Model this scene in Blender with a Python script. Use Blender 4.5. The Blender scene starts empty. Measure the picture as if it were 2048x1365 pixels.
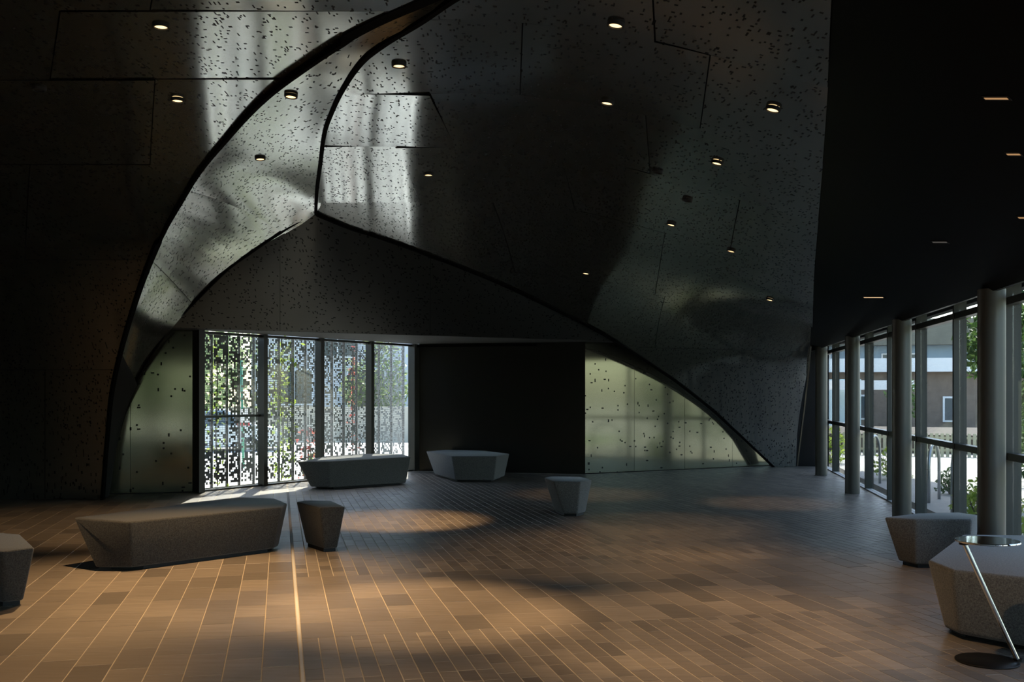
import bpy, bmesh, math, random
from mathutils import Vector, Matrix

random.seed(11)
sc = bpy.context.scene
col = sc.collection

# ------------------------------------------------------------------ camera, sky, sun, exposure
FPX, CX, HOR, EYE = 2000.0, 1024.0, 788.0, 1.65      # focal length in px of a 2048 wide frame, horizon row, eye height
cam_d = bpy.data.cameras.new('camera')
cam_d.sensor_width = 36.0
cam_d.lens = 36.0 * FPX / 2048.0
cam_d.shift_y = (HOR - 682.5) / 2048.0
cam_d.clip_end = 600
cam = bpy.data.objects.new('camera', cam_d)
cam.location = (0, 0, EYE)
cam.rotation_euler = (math.radians(90), 0, 0)
col.objects.link(cam)
sc.camera = cam

world = bpy.data.worlds.new('sky')
sc.world = world
world.use_nodes = True
wn = world.node_tree
bg = wn.nodes['Background']
sky = wn.nodes.new('ShaderNodeTexSky')
sky.sky_type = 'NISHITA'
sky.sun_disc = False
sky.sun_elevation = math.radians(52)
sky.sun_rotation = math.radians(2)
sky.air_density = 1.0
sky.dust_density = 1.5
wn.links.new(sky.outputs[0], bg.inputs[0])
bg.inputs[1].default_value = 0.75

sun_d = bpy.data.lights.new('sun', 'SUN')
sun_d.energy = 14.0
sun_d.angle = math.radians(0.7)
sun_d.color = (1.0, 0.95, 0.86)
sun = bpy.data.objects.new('sun', sun_d)
col.objects.link(sun)
sun.rotation_euler = Vector((0.06, -0.60, -0.80)).to_track_quat('-Z', 'Y').to_euler()

sc.view_settings.view_transform = 'Standard'
sc.view_settings.look = 'None'
sc.view_settings.exposure = 0.0
sc.view_settings.gamma = 1.0
sc.view_settings.use_curve_mapping = False
try:
    sc.cycles.use_denoising = True
    sc.cycles.max_bounces = 8
    sc.cycles.diffuse_bounces = 3
    sc.cycles.glossy_bounces = 4
    sc.cycles.transparent_max_bounces = 16
    sc.cycles.sample_clamp_indirect = 6.0
    sc.cycles.caustics_reflective = False
    sc.cycles.caustics_refractive = False
except Exception:
    pass

# ------------------------------------------------------------------ helpers
def P(x, y, d):
    return Vector(((x - CX) * d / FPX, d, EYE + (HOR - y) * d / FPX))

def on_z(x, y, z=0.0):
    return P(x, y, FPX * (EYE - z) / (y - HOR))

def link(o, parent=None):
    col.objects.link(o)
    if parent is not None:
        o.parent = parent
    return o

def tag(o, label=None, cat=None, group=None, kind=None):
    if label: o['label'] = label
    if cat: o['category'] = cat
    if group: o['group'] = group
    if kind: o['kind'] = kind
    return o

def empty(name, loc=(0, 0, 0), rz=0.0):
    o = bpy.data.objects.new(name, None)
    o.location = loc
    o.rotation_euler = (0, 0, rz)
    o.empty_display_size = 0.1
    return link(o)

def mesh(name, verts, faces, mat, parent=None, uvs=None, smooth=False):
    me = bpy.data.meshes.new(name)
    me.from_pydata([tuple(v) for v in verts], [], faces)
    if uvs is not None:
        lay = me.uv_layers.new(name='UVMap')
        for p in me.polygons:
            for li in p.loop_indices:
                lay.data[li].uv = uvs[me.loops[li].vertex_index]
    if smooth:
        for p in me.polygons: p.use_smooth = True
    me.materials.append(mat)
    me.update()
    return link(bpy.data.objects.new(name, me), parent)

class MB:
    """collects simple solids into ONE mesh"""
    def __init__(s): s.v, s.f = [], []
    def add(s, v, f):
        n = len(s.v)
        s.v += [Vector(q) for q in v]
        s.f += [[i + n for i in q] for q in f]
        return s
    def box(s, lo, hi):
        x0, y0, z0 = lo; x1, y1, z1 = hi
        return s.add([(x0,y0,z0),(x1,y0,z0),(x1,y1,z0),(x0,y1,z0),(x0,y0,z1),(x1,y0,z1),(x1,y1,z1),(x0,y1,z1)],
                     [(0,3,2,1),(4,5,6,7),(0,1,5,4),(1,2,6,5),(2,3,7,6),(3,0,4,7)])
    def obox(s, c, ax, ay, hx, hy, z0, z1):
        """box on plan axes ax, ay (2D unit vectors) with half sizes hx, hy"""
        c = Vector((c[0], c[1])); ax = Vector(ax[:2]); ay = Vector(ay[:2])
        q = [c - ax*hx - ay*hy, c + ax*hx - ay*hy, c + ax*hx + ay*hy, c - ax*hx + ay*hy]
        return s.add([(p.x,p.y,z0) for p in q] + [(p.x,p.y,z1) for p in q],
                     [(0,3,2,1),(4,5,6,7),(0,1,5,4),(1,2,6,5),(2,3,7,6),(3,0,4,7)])
    def lathe(s, prof, n=24, M=None):
        """prof: list of (r, z)"""
        vs, fs = [], []
        for r, z in prof:
            for k in range(n):
                a = 2*math.pi*k/n
                vs.append(Vector((r*math.cos(a), r*math.sin(a), z)))
        for i in range(len(prof)-1):
            for k in range(n):
                fs.append((i*n+k, i*n+(k+1)%n, (i+1)*n+(k+1)%n, (i+1)*n+k))
        if prof[0][0] > 1e-6: fs.append(tuple(range(n))[::-1])
        if prof[-1][0] > 1e-6: fs.append(tuple((len(prof)-1)*n+k for k in range(n)))
        if M is not None: vs = [M @ v for v in vs]
        return s.add(vs, fs)
    def tube(s, pts, r, n=8, closed=False):
        pts = [Vector(p) for p in pts]
        vs, fs = [], []
        prev = None
        for i, p in enumerate(pts):
            a = pts[max(i-1, 0)]; b = pts[min(i+1, len(pts)-1)]
            t = (b - a).normalized()
            ref = Vector((0,0,1)) if abs(t.z) < .9 else Vector((1,0,0))
            if prev is not None: ref = prev
            u = (ref - t*ref.dot(t)).normalized(); w = t.cross(u)
            prev = u
            rr = r[i] if isinstance(r, (list, tuple)) else r
            for k in range(n):
                an = 2*math.pi*k/n
                vs.append(p + u*rr*math.cos(an) + w*rr*math.sin(an))
        for i in range(len(pts)-1):
            for k in range(n):
                fs.append((i*n+k, i*n+(k+1)%n, (i+1)*n+(k+1)%n, (i+1)*n+k))
        fs.append(tuple(range(n))[::-1]); fs.append(tuple((len(pts)-1)*n+k for k in range(n)))
        return s.add(vs, fs)
    def build(s, name, mat, parent=None, smooth=False, loc=None):
        v = s.v
        o = mesh(name, v, s.f, mat, parent, smooth=smooth)
        return o

def shade_auto(o, ang=40):
    me = o.data
    me.polygons.foreach_set('use_smooth', [True]*len(me.polygons))
    bm = bmesh.new(); bm.from_mesh(me)
    for e in bm.edges:
        if len(e.link_faces) == 2 and e.calc_face_angle(0) > math.radians(ang): e.smooth = False
    bm.to_mesh(me); bm.free()

def lin(a, b, t): return a + (b - a)*t

def interp(pts, key):
    """smooth 1-D interpolation through sorted (key, value) pairs (monotone cubic)"""
    n = len(pts)
    if key <= pts[0][0]:
        a, b = pts[0], pts[1]
        return a[1] + (b[1]-a[1])/(b[0]-a[0])*(key-a[0])
    if key >= pts[-1][0]:
        a, b = pts[-2], pts[-1]
        return b[1] + (b[1]-a[1])/(b[0]-a[0])*(key-b[0])
    h = [pts[i+1][0]-pts[i][0] for i in range(n-1)]
    m = [(pts[i+1][1]-pts[i][1])/h[i] for i in range(n-1)]
    tg = [m[0]] + [0 if m[i-1]*m[i] <= 0 else 2*m[i-1]*m[i]/(m[i-1]+m[i]) for i in range(1, n-1)] + [m[-1]]
    for i in range(n-1):
        if key <= pts[i+1][0]:
            t = (key-pts[i][0])/h[i]
            return ((2*t**3-3*t*t+1)*pts[i][1] + (t**3-2*t*t+t)*h[i]*tg[i]
                    + (-2*t**3+3*t*t)*pts[i+1][1] + (t**3-t*t)*h[i]*tg[i+1])

def catmull(pts, n):
    """n+1 samples, chord-length spaced, on a Catmull-Rom curve through pts"""
    pts = [Vector(p) for p in pts]
    q = [pts[0]*2 - pts[1]] + pts + [pts[-1]*2 - pts[-2]]
    out = []
    m = 12
    for i in range(1, len(q)-2):
        for k in range(m):
            t = k/m
            a, b, c, d = q[i-1], q[i], q[i+1], q[i+2]
            out.append(.5*((2*b) + (c-a)*t + (2*a-5*b+4*c-d)*t*t + (3*b-a-3*c+d)*t**3))
    out.append(pts[-1])
    L = [0]
    for i in range(1, len(out)): L.append(L[-1] + (out[i]-out[i-1]).length)
    res = []; j = 0
    for k in range(n+1):
        s = L[-1]*k/n
        while j < len(L)-2 and L[j+1] < s: j += 1
        w = (s-L[j])/max(L[j+1]-L[j], 1e-9)
        res.append(out[j].lerp(out[j+1], min(max(w,0),1)))
    return res

# ------------------------------------------------------------------ materials
class NT:
    def __init__(s, name):
        s.m = bpy.data.materials.new(name); s.m.use_nodes = True
        s.t = s.m.node_tree; s.b = s.t.nodes['Principled BSDF']
        s.out = s.t.nodes['Material Output']
    def n(s, typ, **kw):
        q = s.t.nodes.new(typ)
        for k, v in kw.items():
            if k.startswith('i_'):
                key = k[2:]
                q.inputs[int(key) if key.isdigit() else key].default_value = v
            else: setattr(q, k, v)
        return q
    def l(s, a, b): s.t.links.new(a, b)
    def math(s, op, a, b=None, c=None):
        q = s.n('ShaderNodeMath', operation=op)
        for i, v in enumerate((a, b, c)):
            if v is None: continue
            if isinstance(v, (int, float)): q.inputs[i].default_value = v
            else: s.l(v, q.inputs[i])
        return q.outputs[0]
    def mix(s, f, a, b):
        q = s.n('ShaderNodeMix', data_type='RGBA')
        for sock, v in ((q.inputs[0], f), (q.inputs[6], a), (q.inputs[7], b)):
            if isinstance(v, (int, float)): sock.default_value = v
            elif isinstance(v, tuple): sock.default_value = (v[0], v[1], v[2], 1)
            else: s.l(v, sock)
        return q.outputs[2]
    def set(s, **kw):
        for k, v in kw.items():
            k = k.replace('_', ' ')
            if isinstance(v, tuple): v = (v[0], v[1], v[2], 1)
            s.b.inputs[k].default_value = v
        return s
    def noise(s, scale, detail=3, rough=.5, vec=None):
        q = s.n('ShaderNodeTexNoise'); q.inputs['Scale'].default_value = scale
        q.inputs['Detail'].default_value = detail; q.inputs['Roughness'].default_value = rough
        if vec is None:
            tc = s.n('ShaderNodeTexCoord'); vec = tc.outputs['Object']
        s.l(vec, q.inputs['Vector'])
        return q.outputs[0]
    def bump(s, h, strength, dist=.01):
        q = s.n('ShaderNodeBump'); q.inputs['Strength'].default_value = strength; q.inputs['Distance'].default_value = dist
        s.l(h, q.inputs['Height']); s.l(q.outputs[0], s.b.inputs['Normal'])

def plain(name, c, rough=.6, metal=0.0, var=.12, scale=6.0, bump=0.0):
    """one colour with a slight grain"""
    t = NT(name); t.set(Roughness=rough, Metallic=metal)
    nz = t.noise(scale, 4)
    t.l(t.mix(nz, tuple(q*(1-var) for q in c), tuple(min(1, q*(1+var)) for q in c)), t.b.inputs['Base Color'])
    if bump: t.bump(nz, bump)
    return t.m

def shell_metal(name, c, rough, cell, density, soft=.18, relief=.25, tall=1.0, soft_c=(.24,.245,.23)):
    """dark brushed metal sheet punched with small rectangular flecks (flecks follow the sheet's own metre UVs)"""
    t = NT(name)
    tc = t.n('ShaderNodeTexCoord'); uv = tc.outputs['UV']
    masks = []
    for k, (sx, sy, off, dens) in enumerate(((1, 1, 0, 1.0), (1.8, .8, .37, .55), (.8, 1.8, .71, .45))):
        vm = t.n('ShaderNodeVectorMath', operation='MULTIPLY_ADD')
        t.l(uv, vm.inputs[0]); vm.inputs[1].default_value = (1/(cell*sx), 1/(cell*sy*tall), 1); vm.inputs[2].default_value = (off*7.3, off*3.9, 0)
        fl = t.n('ShaderNodeVectorMath', operation='FLOOR'); t.l(vm.outputs[0], fl.inputs[0])
        wnz = t.n('ShaderNodeTexWhiteNoise', noise_dimensions='2D'); t.l(fl.outputs[0], wnz.inputs[0])
        masks.append(t.math('GREATER_THAN', wnz.outputs[0], 1 - density*dens))
    mk = t.math('MAXIMUM', t.math('MAXIMUM', masks[0], masks[1]), masks[2])
    # brushed grain: noise stretched along the sheet
    st = t.n('ShaderNodeVectorMath', operation='MULTIPLY'); t.l(uv, st.inputs[0]); st.inputs[1].default_value = (1.2, 40, 1)
    br = t.noise(1.5, 4, .6, st.outputs[0])
    cl = t.noise(.35, 3, .5, uv)
    base = t.mix(br, tuple(q*.86 for q in c), tuple(q*1.12 for q in c))
    base = t.mix(t.math('MULTIPLY', cl, .35), base, tuple(q*.62 for q in c))
    t.l(t.mix(mk, base, (.004, .004, .004)), t.b.inputs['Base Color'])
    t.l(t.math('SUBTRACT', .95, t.math('MULTIPLY', mk, .95)), t.b.inputs['Metallic'])
    r = t.math('ADD', t.math('MULTIPLY', cl, .10), rough - .05)
    t.l(t.math('ADD', r, t.math('MULTIPLY', mk, .5)), t.b.inputs['Roughness'])
    t.b.inputs['Specular IOR Level'].default_value = .2
    b2 = t.n('ShaderNodeBsdfPrincipled')            # softer second lobe of the brushed finish
    t.l(t.b.inputs['Metallic'].links[0].from_socket, b2.inputs['Metallic'])
    t.l(t.mix(mk, soft_c, (.004, .004, .004)), b2.inputs['Base Color'])
    b2.inputs['Roughness'].default_value = .55; b2.inputs['Specular IOR Level'].default_value = .2
    mxs = t.n('ShaderNodeMixShader'); mxs.inputs[0].default_value = soft
    t.l(t.b.outputs[0], mxs.inputs[1]); t.l(b2.outputs[0], mxs.inputs[2]); t.l(mxs.outputs[0], t.out.inputs[0])
    # gentle oil-canning of the thin sheet plus punched relief
    oc = t.noise(.9, 1, .4, uv)
    hgt = t.math('SUBTRACT', t.math('MULTIPLY', oc, 1.0), t.math('MULTIPLY', mk, .12))
    t.bump(hgt, relief, .012)
    return t.m

def glass_mat(name, tint=(1,1,1), gloss=(1,1,1)):
    m = bpy.data.materials.new(name); m.use_nodes = True
    t = m.node_tree; t.nodes.clear()
    out = t.nodes.new('ShaderNodeOutputMaterial'); mx = t.nodes.new('ShaderNodeMixShader')
    tr = t.nodes.new('ShaderNodeBsdfTransparent'); gl = t.nodes.new('ShaderNodeBsdfGlossy')
    # Schlick reflectance on the unsigned angle, so that both faces of a pane behave alike
    ge = t.nodes.new('ShaderNodeNewGeometry')
    def mth(op, a, b=None):
        q = t.nodes.new('ShaderNodeMath'); q.operation = op
        for i, v in enumerate((a, b)):
            if v is None: continue
            if isinstance(v, (int, float)): q.inputs[i].default_value = v
            else: t.links.new(v, q.inputs[i])
        return q.outputs[0]
    dt = t.nodes.new('ShaderNodeVectorMath'); dt.operation = 'DOT_PRODUCT'
    t.links.new(ge.outputs['Incoming'], dt.inputs[0]); t.links.new(ge.outputs['Normal'], dt.inputs[1])
    fr = mth('ADD', mth('MULTIPLY', mth('POWER', mth('SUBTRACT', 1.0, mth('ABSOLUTE', dt.outputs['Value'])), 5.0), .6), .035)
    tr.inputs[0].default_value = (*tint, 1); gl.inputs[0].default_value = (*gloss, 1); gl.inputs['Roughness'].default_value = .02
    t.links.new(fr, mx.inputs[0]); t.links.new(tr.outputs[0], mx.inputs[1]); t.links.new(gl.outputs[0], mx.inputs[2])
    t.links.new(mx.outputs[0], out.inputs[0])
    return m

def emit(name, c, s):
    t = NT(name); t.set(Base_Color=(.02,.02,.02), Emission_Color=c, Emission_Strength=s, Roughness=.4)
    return t.m

def fabric(name, a, b):
    """flecked grey wool felt"""
    t = NT(name); t.set(Roughness=.95, Specular_IOR_Level=.15, Sheen_Weight=.25)
    n1 = t.noise(85, 3, .75); n2 = t.noise(260, 2, .6)
    r = t.n('ShaderNodeValToRGB'); r.color_ramp.elements[0].position = .36; r.color_ramp.elements[1].position = .64
    r.color_ramp.elements[0].color = (*a, 1); r.color_ramp.elements[1].color = (*b, 1)
    t.l(t.math('ADD', t.math('MULTIPLY', n1, .6), t.math('MULTIPLY', n2, .4)), r.inputs[0])
    t.l(r.outputs[0], t.b.inputs['Base Color'])
    t.bump(n1, .35, .004)
    return t.m

def tile_mat(name, island):
    """stoneware floor tile, each tile a shade of its own with fine streaks"""
    t = NT(name); t.set(Specular_IOR_Level=.45)
    if island:
        rnd = t.n('ShaderNodeNewGeometry').outputs['Random Per Island']
    else:
        rnd = t.n('ShaderNodeObjectInfo').outputs['Random']
    r = t.n('ShaderNodeValToRGB')
    e = r.color_ramp.elements
    e[0].color = (.112, .093, .075, 1); e[1].color = (.268, .220, .170, 1); e[1].position = 1
    q = e.new(.2); q.color = (.168, .138, .109, 1)
    q = e.new(.75); q.color = (.212, .173, .134, 1)
    t.l(rnd, r.inputs[0])
    g = t.n('ShaderNodeNewGeometry')
    st = t.n('ShaderNodeVectorMath', operation='MULTIPLY'); t.l(g.outputs['Position'], st.inputs[0]); st.inputs[1].default_value = (2.2, 15, 8)
    nz = t.noise(1.3, 5, .62, st.outputs[0])
    t.l(t.mix(t.math('MULTIPLY', t.math('SUBTRACT', nz, .25), 1.1), r.outputs[0], (.13, .108, .088)), t.b.inputs['Base Color'])
    t.l(t.math('ADD', t.math('MULTIPLY', nz, .2), .36), t.b.inputs['Roughness'])
    t.bump(nz, .12, .004)
    return t.m

M = {}
M['shell'] = shell_metal('punched_shell_metal', (.52, .53, .485), .12, .013, .030, .12, .22, 2.3, (.10, .103, .095))
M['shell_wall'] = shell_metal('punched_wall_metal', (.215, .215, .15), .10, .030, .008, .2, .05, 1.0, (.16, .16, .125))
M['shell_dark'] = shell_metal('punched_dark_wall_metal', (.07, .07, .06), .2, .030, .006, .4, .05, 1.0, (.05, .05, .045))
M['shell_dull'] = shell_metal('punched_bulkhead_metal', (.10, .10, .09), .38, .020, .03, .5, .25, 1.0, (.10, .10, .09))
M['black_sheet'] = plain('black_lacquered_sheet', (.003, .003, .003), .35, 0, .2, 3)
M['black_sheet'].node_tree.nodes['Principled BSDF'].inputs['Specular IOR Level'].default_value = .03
M['black'] = plain('black_backing', (.006, .006, .006), .9)
M['edge'] = plain('black_edge_trim', (.004, .004, .004), .9)
M['edge'].node_tree.nodes['Principled BSDF'].inputs['Specular IOR Level'].default_value = .03
M['edge_light'] = plain('bronze_edge_trim', (.16, .145, .11), .35, .8)
M['frame'] = plain('dark_bronze_frame', (.045, .045, .038), .4, .3, .15, 4)
M['fin'] = plain('olive_grey_fin', (.055, .055, .044), .5, .2, .1, 3)
M['column'] = plain('grey_bronze_column', (.105, .10, .086), .42, .35, .06, 2)
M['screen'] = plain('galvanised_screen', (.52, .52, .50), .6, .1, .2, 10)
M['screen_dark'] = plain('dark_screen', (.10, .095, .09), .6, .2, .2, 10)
M['glass'] = glass_mat('clear_glazing', (.93, .96, .95))
M['grout'] = plain('sandy_grout', (.42, .35, .26), .85, 0, .2, 30)
M['strip'] = plain('pale_metal_strip', (.50, .485, .45), .8, .0, .1, 8)
M['tile'] = tile_mat('stoneware_tile', False)
M['tile_field'] = tile_mat('stoneware_tile_field', True)
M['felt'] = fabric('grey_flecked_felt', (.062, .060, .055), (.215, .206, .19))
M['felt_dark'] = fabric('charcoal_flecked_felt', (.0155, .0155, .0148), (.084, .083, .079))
M['plinth'] = plain('black_plinth', (.012, .012, .012), .7)
M['chrome'] = plain('polished_chrome', (.75, .78, .80), .06, 1, .02)
M['table_base'] = plain('dark_steel_disc', (.03, .026, .022), .38, .8)
M['lamp'] = emit('warm_lamp_lens', (1.0, .70, .36), 2.1)
M['lamp_dim'] = emit('dim_warm_lens', (1.0, .62, .32), 1.6)
M['lamp_off'] = plain('unlit_lens', (.005, .005, .005), .9)
M['lamp_ring'] = plain('black_lamp_ring', (.006, .006, .006), .7)
M['pavement'] = plain('grey_pavement', (.30, .29, .27), .9, 0, .2, 1.5)
M['paving'] = plain('pale_paving', (.55, .54, .51), .9, 0, .2, 1.5)
M['soil'] = plain('garden_soil', (.07, .055, .04), .95, 0, .3, 3)
M['grass'] = plain('mown_grass', (.10, .16, .04), .95, 0, .4, 3)
M['bark'] = plain('tree_bark', (.10, .075, .055), .9, 0, .3, 12)
M['steel'] = plain('galvanised_steel', (.45, .47, .48), .35, .9)
M['white'] = plain('white_paint', (.75, .75, .73), .5, 0, .05)
M['render'] = plain('cream_render', (.55, .50, .40), .85, 0, .1, 2)
M['brickwall'] = plain('brown_brickwork', (.19, .145, .11), .9, 0, .35, 2.5)
M['slate'] = plain('blue_grey_cladding', (.22, .30, .36), .5, 0, .1, 2)
M['greywall'] = plain('pale_grey_render', (.58, .59, .59), .8, 0, .12, .6)
M['oliveroof'] = plain('olive_roof_tiles', (.16, .155, .12), .8, 0, .2, 1)
M['paleblue'] = plain('pale_blue_panel', (.45, .58, .62), .4, 0, .08, 1)
M['winglass'] = plain('dark_window_glass', (.06, .08, .09), .08, 0, .1)
M['picket'] = plain('weathered_picket', (.42, .40, .27), .8, 0, .2, 5)
M['car'] = plain('silver_car_paint', (.62, .66, .66), .25, .2, .03)
M['tyre'] = plain('tyre_rubber', (.015, .015, .015), .8)
M['red'] = plain('red_paint', (.55, .05, .05), .5)
M['green_pole'] = plain('green_pole_paint', (.04, .28, .17), .4)
M['red_pole'] = plain('dull_red_pole_paint', (.42, .13, .11), .6)

def leaf_mat(name, a, b):
    t = NT(name); t.set(Roughness=.5, Specular_IOR_Level=.3)
    r = t.n('ShaderNodeValToRGB'); r.color_ramp.elements[0].color = (*a, 1); r.color_ramp.elements[1].color = (*b, 1)
    t.l(t.n('ShaderNodeNewGeometry').outputs['Random Per Island'], r.inputs[0])
    t.l(r.outputs[0], t.b.inputs['Base Color'])
    tl = t.n('ShaderNodeBsdfTranslucent'); t.l(r.outputs[0], tl.inputs[0])
    mx = t.n('ShaderNodeMixShader'); mx.inputs[0].default_value = .45
    t.l(t.b.outputs[0], mx.inputs[1]); t.l(tl.outputs[0], mx.inputs[2]); t.l(mx.outputs[0], t.out.inputs[0])
    return t.m
M['leaf'] = leaf_mat('deep_green_leaf', (.03, .07, .015), (.10, .17, .05))
M['leaf_mid'] = leaf_mat('sage_green_leaf', (.13, .19, .08), (.34, .40, .20))
M['leaf_lime'] = leaf_mat('lime_leaf', (.16, .26, .03), (.42, .50, .10))
M['leaf_red'] = leaf_mat('russet_leaf', (.25, .05, .05), (.50, .16, .12))

# ------------------------------------------------------------------ plan and shell profiles (metres)
CROWN = 4.30
def z_right(d, x=-9.0):               # vault that springs from the far end, flattens over the room and dips towards the glazed side
    q = max(0.0, x + .5)
    dip = .07*q*q if q < 2 else .28 + .28*(q - 2)
    f = min(max((21.5 - d)/7, 0), 1); dip *= f*f*(3 - 2*f)
    if d <= 9.4: return CROWN - dip
    u = (d - 9.4)/(22.45 - 9.4)
    return CROWN*math.sqrt(max(0, 1 - u**2.5)) - dip
def z_left(d, x=0.0):                        # steeper vault on the left
    if d <= 7.4: return CROWN
    u = (d - 7.4)/(15.55 - 7.4)
    return CROWN*math.sqrt(max(0, 1 - u**3.4))
def hit(x, y, zf, far):
    a, b = .5, far
    for _ in range(60):
        m = (a + b)/2
        if EYE + (HOR - y)*m/FPX < zf(m, (x - CX)*m/FPX): a = m
        else: b = m
    return P(x, y, (a + b)/2)
def row_d(y, zf, far): return hit(CX, y, zf, far).y

FAR_R, FAR_L = 22.45, 15.55
NODE = (632, 427)
# traced edges of the shells (px), top of frame first
C1 = [(1540,-390),(1200,-200),(1000,-78),(850,0),(770,34),(700,70),(605,133),(537,185),(444,284),(400,338),(362,400),(328,460),(307,507),(282,571),(262,632),(243,698),(223,789),(211,916),(205,998)]
C2 = [(1580,-390),(1240,-200),(1040,-78),(903,0),(842,42),(771,85),(726,120),(685,178),(664,222),(651,258),(641,325),(634,380),NODE]
C4 = [NODE,(700,455),(780,481),(900,526),(1050,590),(1200,665),(1280,715),(1350,762),(1430,825),(1500,890),(1548,936)]
C3 = [(632,427,13.9),(580,455,14.3),(540,480,14.7),(495,511,15.1),(450,545,15.4),(370,625,15.9),(335,664,16.05),(300,715,16.2),(265,775,16.3),(240,835,16.36),(222,900,16.42),(214,950,16.47),(212,988,16.5)]
CR = [(1690,-390),(1675,-150),(1665,0),(1655,200),(1641,400),(1629,550),(1620,690),(1612,760),(1592,936)]

# plan line of the far walls
W0 = Vector((-5.27, 16.75)); W1 = Vector((-2.10, 21.43)); D1 = Vector((.60, 20.75)); D2 = Vector((1.50, 20.53)); R1 = Vector((6.02, 22.98)); E1 = Vector((7.3, 23.6))
PL = Vector((-7.4, 16.20))
def col_x(d): return 6.24 + .1703*(d - 20.12)         # line of the round columns
def glz_x(d): return 3.20 + .1703*d                   # line of the glazing behind them
GD = Vector((.1703, 1.0)).normalized(); GN = Vector((GD.y, -GD.x))   # along / outwards

# ------------------------------------------------------------------ floor
TA = Vector((-.232, 1.0)).normalized(); TB = Vector((TA.y, -TA.x))   # along and across the tile rows
def fl_xy(x, y):
    p = on_z(x, y); return Vector((p.x, p.y))
strip_p = fl_xy(604, 1340)
U0 = strip_p.dot(TB)
V1 = fl_xy(604.8, 1278).dot(TA); V2 = fl_xy(639, 1154).dot(TA)
def outline_far(x):
    """y of the far wall at plan x"""
    pts = [(-10.2, 15.75), (PL.x, PL.y), (W0.x, W0.y), (W1.x, W1.y), (D1.x, D1.y), (D2.x, D2.y), (R1.x, R1.y), (7.3, 23.6)]
    for a, b in zip(pts, pts[1:]):
        if a[0] <= x <= b[0]: return lin(a[1], b[1], (x-a[0])/(b[0]-a[0]))
    return 15.7
floor_poly = [(-10.2,-5),(glz_x(-5)+.05,-5),(glz_x(22.7)+.05,22.7),(E1.x,E1.y),(R1.x,R1.y+.0),(D2.x,D2.y),(D1.x,D1.y),(W1.x,W1.y),(W0.x,W0.y),(PL.x,PL.y),(-10.2,16.0)]
n = len(floor_poly)
floor = mesh('floor', [(x,y,-.0018) for x,y in floor_poly] + [(x,y,-.18) for x,y in floor_poly],
             [tuple(range(n)), tuple(range(2*n-1, n-1, -1))] + [(i, i+n, (i+1)%n+n, (i+1)%n) for i in range(n)], M['grout'])
tag(floor, 'brown stoneware tiled floor with sandy joints across the whole hall', 'floor', kind='structure')

tile_meshes = {}
def tile_shape(w, l):
    g, h, c = .0034, .010, .0013
    x, y = w/2 - g, l/2 - g*.8
    v = [(-x,-y,-h),(x,-y,-h),(x,y,-h),(-x,y,-h),(-x,-y,-c),(x,-y,-c),(x,y,-c),(-x,y,-c),
         (-x+c,-y+c,0),(x-c,-y+c,0),(x-c,y-c,0),(-x+c,y-c,0)]
    f = [(8,9,10,11)]
    for i in range(4):
        j = (i+1) % 4
        f += [(i,j,j+4,i+4),(i+4,j+4,j+8,i+8)]
    return v, f
tiles = []
rt = random.Random(5)
def run_rows(u_from, u_to, w, vlo, vhi, lens, step):
    u = u_from
    while (u < u_to) if step > 0 else (u > u_to):
        uc = u + step*w/2
        v = vlo if vlo > -50 else 3.2 - rt.random()*.4
        if vlo > -50: first = True
        while v < vhi - .02:
            l = rt.choice(lens)
            if v + l > vhi - .1: l = vhi - v
            l = round(l, 3)
            c = TB*uc + TA*(v + l/2)
            inside = (c.y > 3.4 and -9.9 < c.x < glz_x(c.y) - .1 and c.y < outline_far(c.x) - .18)
            if inside: tiles.append((c.y, uc, v + l/2, w, l))
            v += l
        u += step*w
big, fine = [.405, .45, .495, .45, .6], [.225, .225, .3375, .45]
run_rows(U0 - .012, U0 - 12.5, .222, -99, 24, big, -1)
run_rows(U0 + .012, U0 + 13.0, .222, V1, V2, big, 1)
run_rows(U0 + .012, U0 + 13.0, .111, V1 - 2.7, V1, fine, 1)
run_rows(U0 + .012, U0 + 13.0, .111, V2, 26, fine, 1)
def in_view(t):
    c = TB*t[1] + TA*t[2]
    if c.y < 5.55: return False
    x = CX + FPX*c.x/c.y
    return -60 < x < 2110
tiles.sort(key=lambda t: (0 if in_view(t) else 1, t[0] - 3.0*(t[3] > .2)))
ang = math.atan2(TB.y, TB.x)
rest = MB()
for k, (cy, u, v, w, l) in enumerate(tiles):
    c = TB*u + TA*v
    dz = rt.uniform(-.0006, .0006)
    if k < 296:
        key = (w, l)
        if key not in tile_meshes:
            vv, ff = tile_shape(w, l)
            me = bpy.data.meshes.new('tile'); me.from_pydata(vv, [], ff); me.materials.append(M['tile']); me.update()
            tile_meshes[key] = me
        o = bpy.data.objects.new('tile', tile_meshes[key])
        o.location = (c.x, c.y, dz); o.rotation_euler = (0, 0, ang)
        link(o, floor)
    else:
        vv, ff = tile_shape(w, l)
        base = len(rest.v)
        rest.v += [Vector((c.x + TB.x*q[0] + TA.x*q[1], c.y + TB.y*q[0] + TA.y*q[1], q[2] + dz)) for q in vv]
        rest.f += [[i + base for i in q] for q in ff]
tag(rest.build('tile_field', M['tile_field'], floor), kind='stuff')
sm = MB()
a = TB*U0 + TA*3.3; v_end = fl_xy(578, 985).dot(TA)
cc = TB*U0 + TA*((3.3 + v_end)/2)
sm.obox(cc, TB, TA, .009, (v_end - 3.3)/2, -.004, .0012)
tag(sm.build('expansion_strip', M['strip'], floor), 'pale metal expansion strip')

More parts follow.
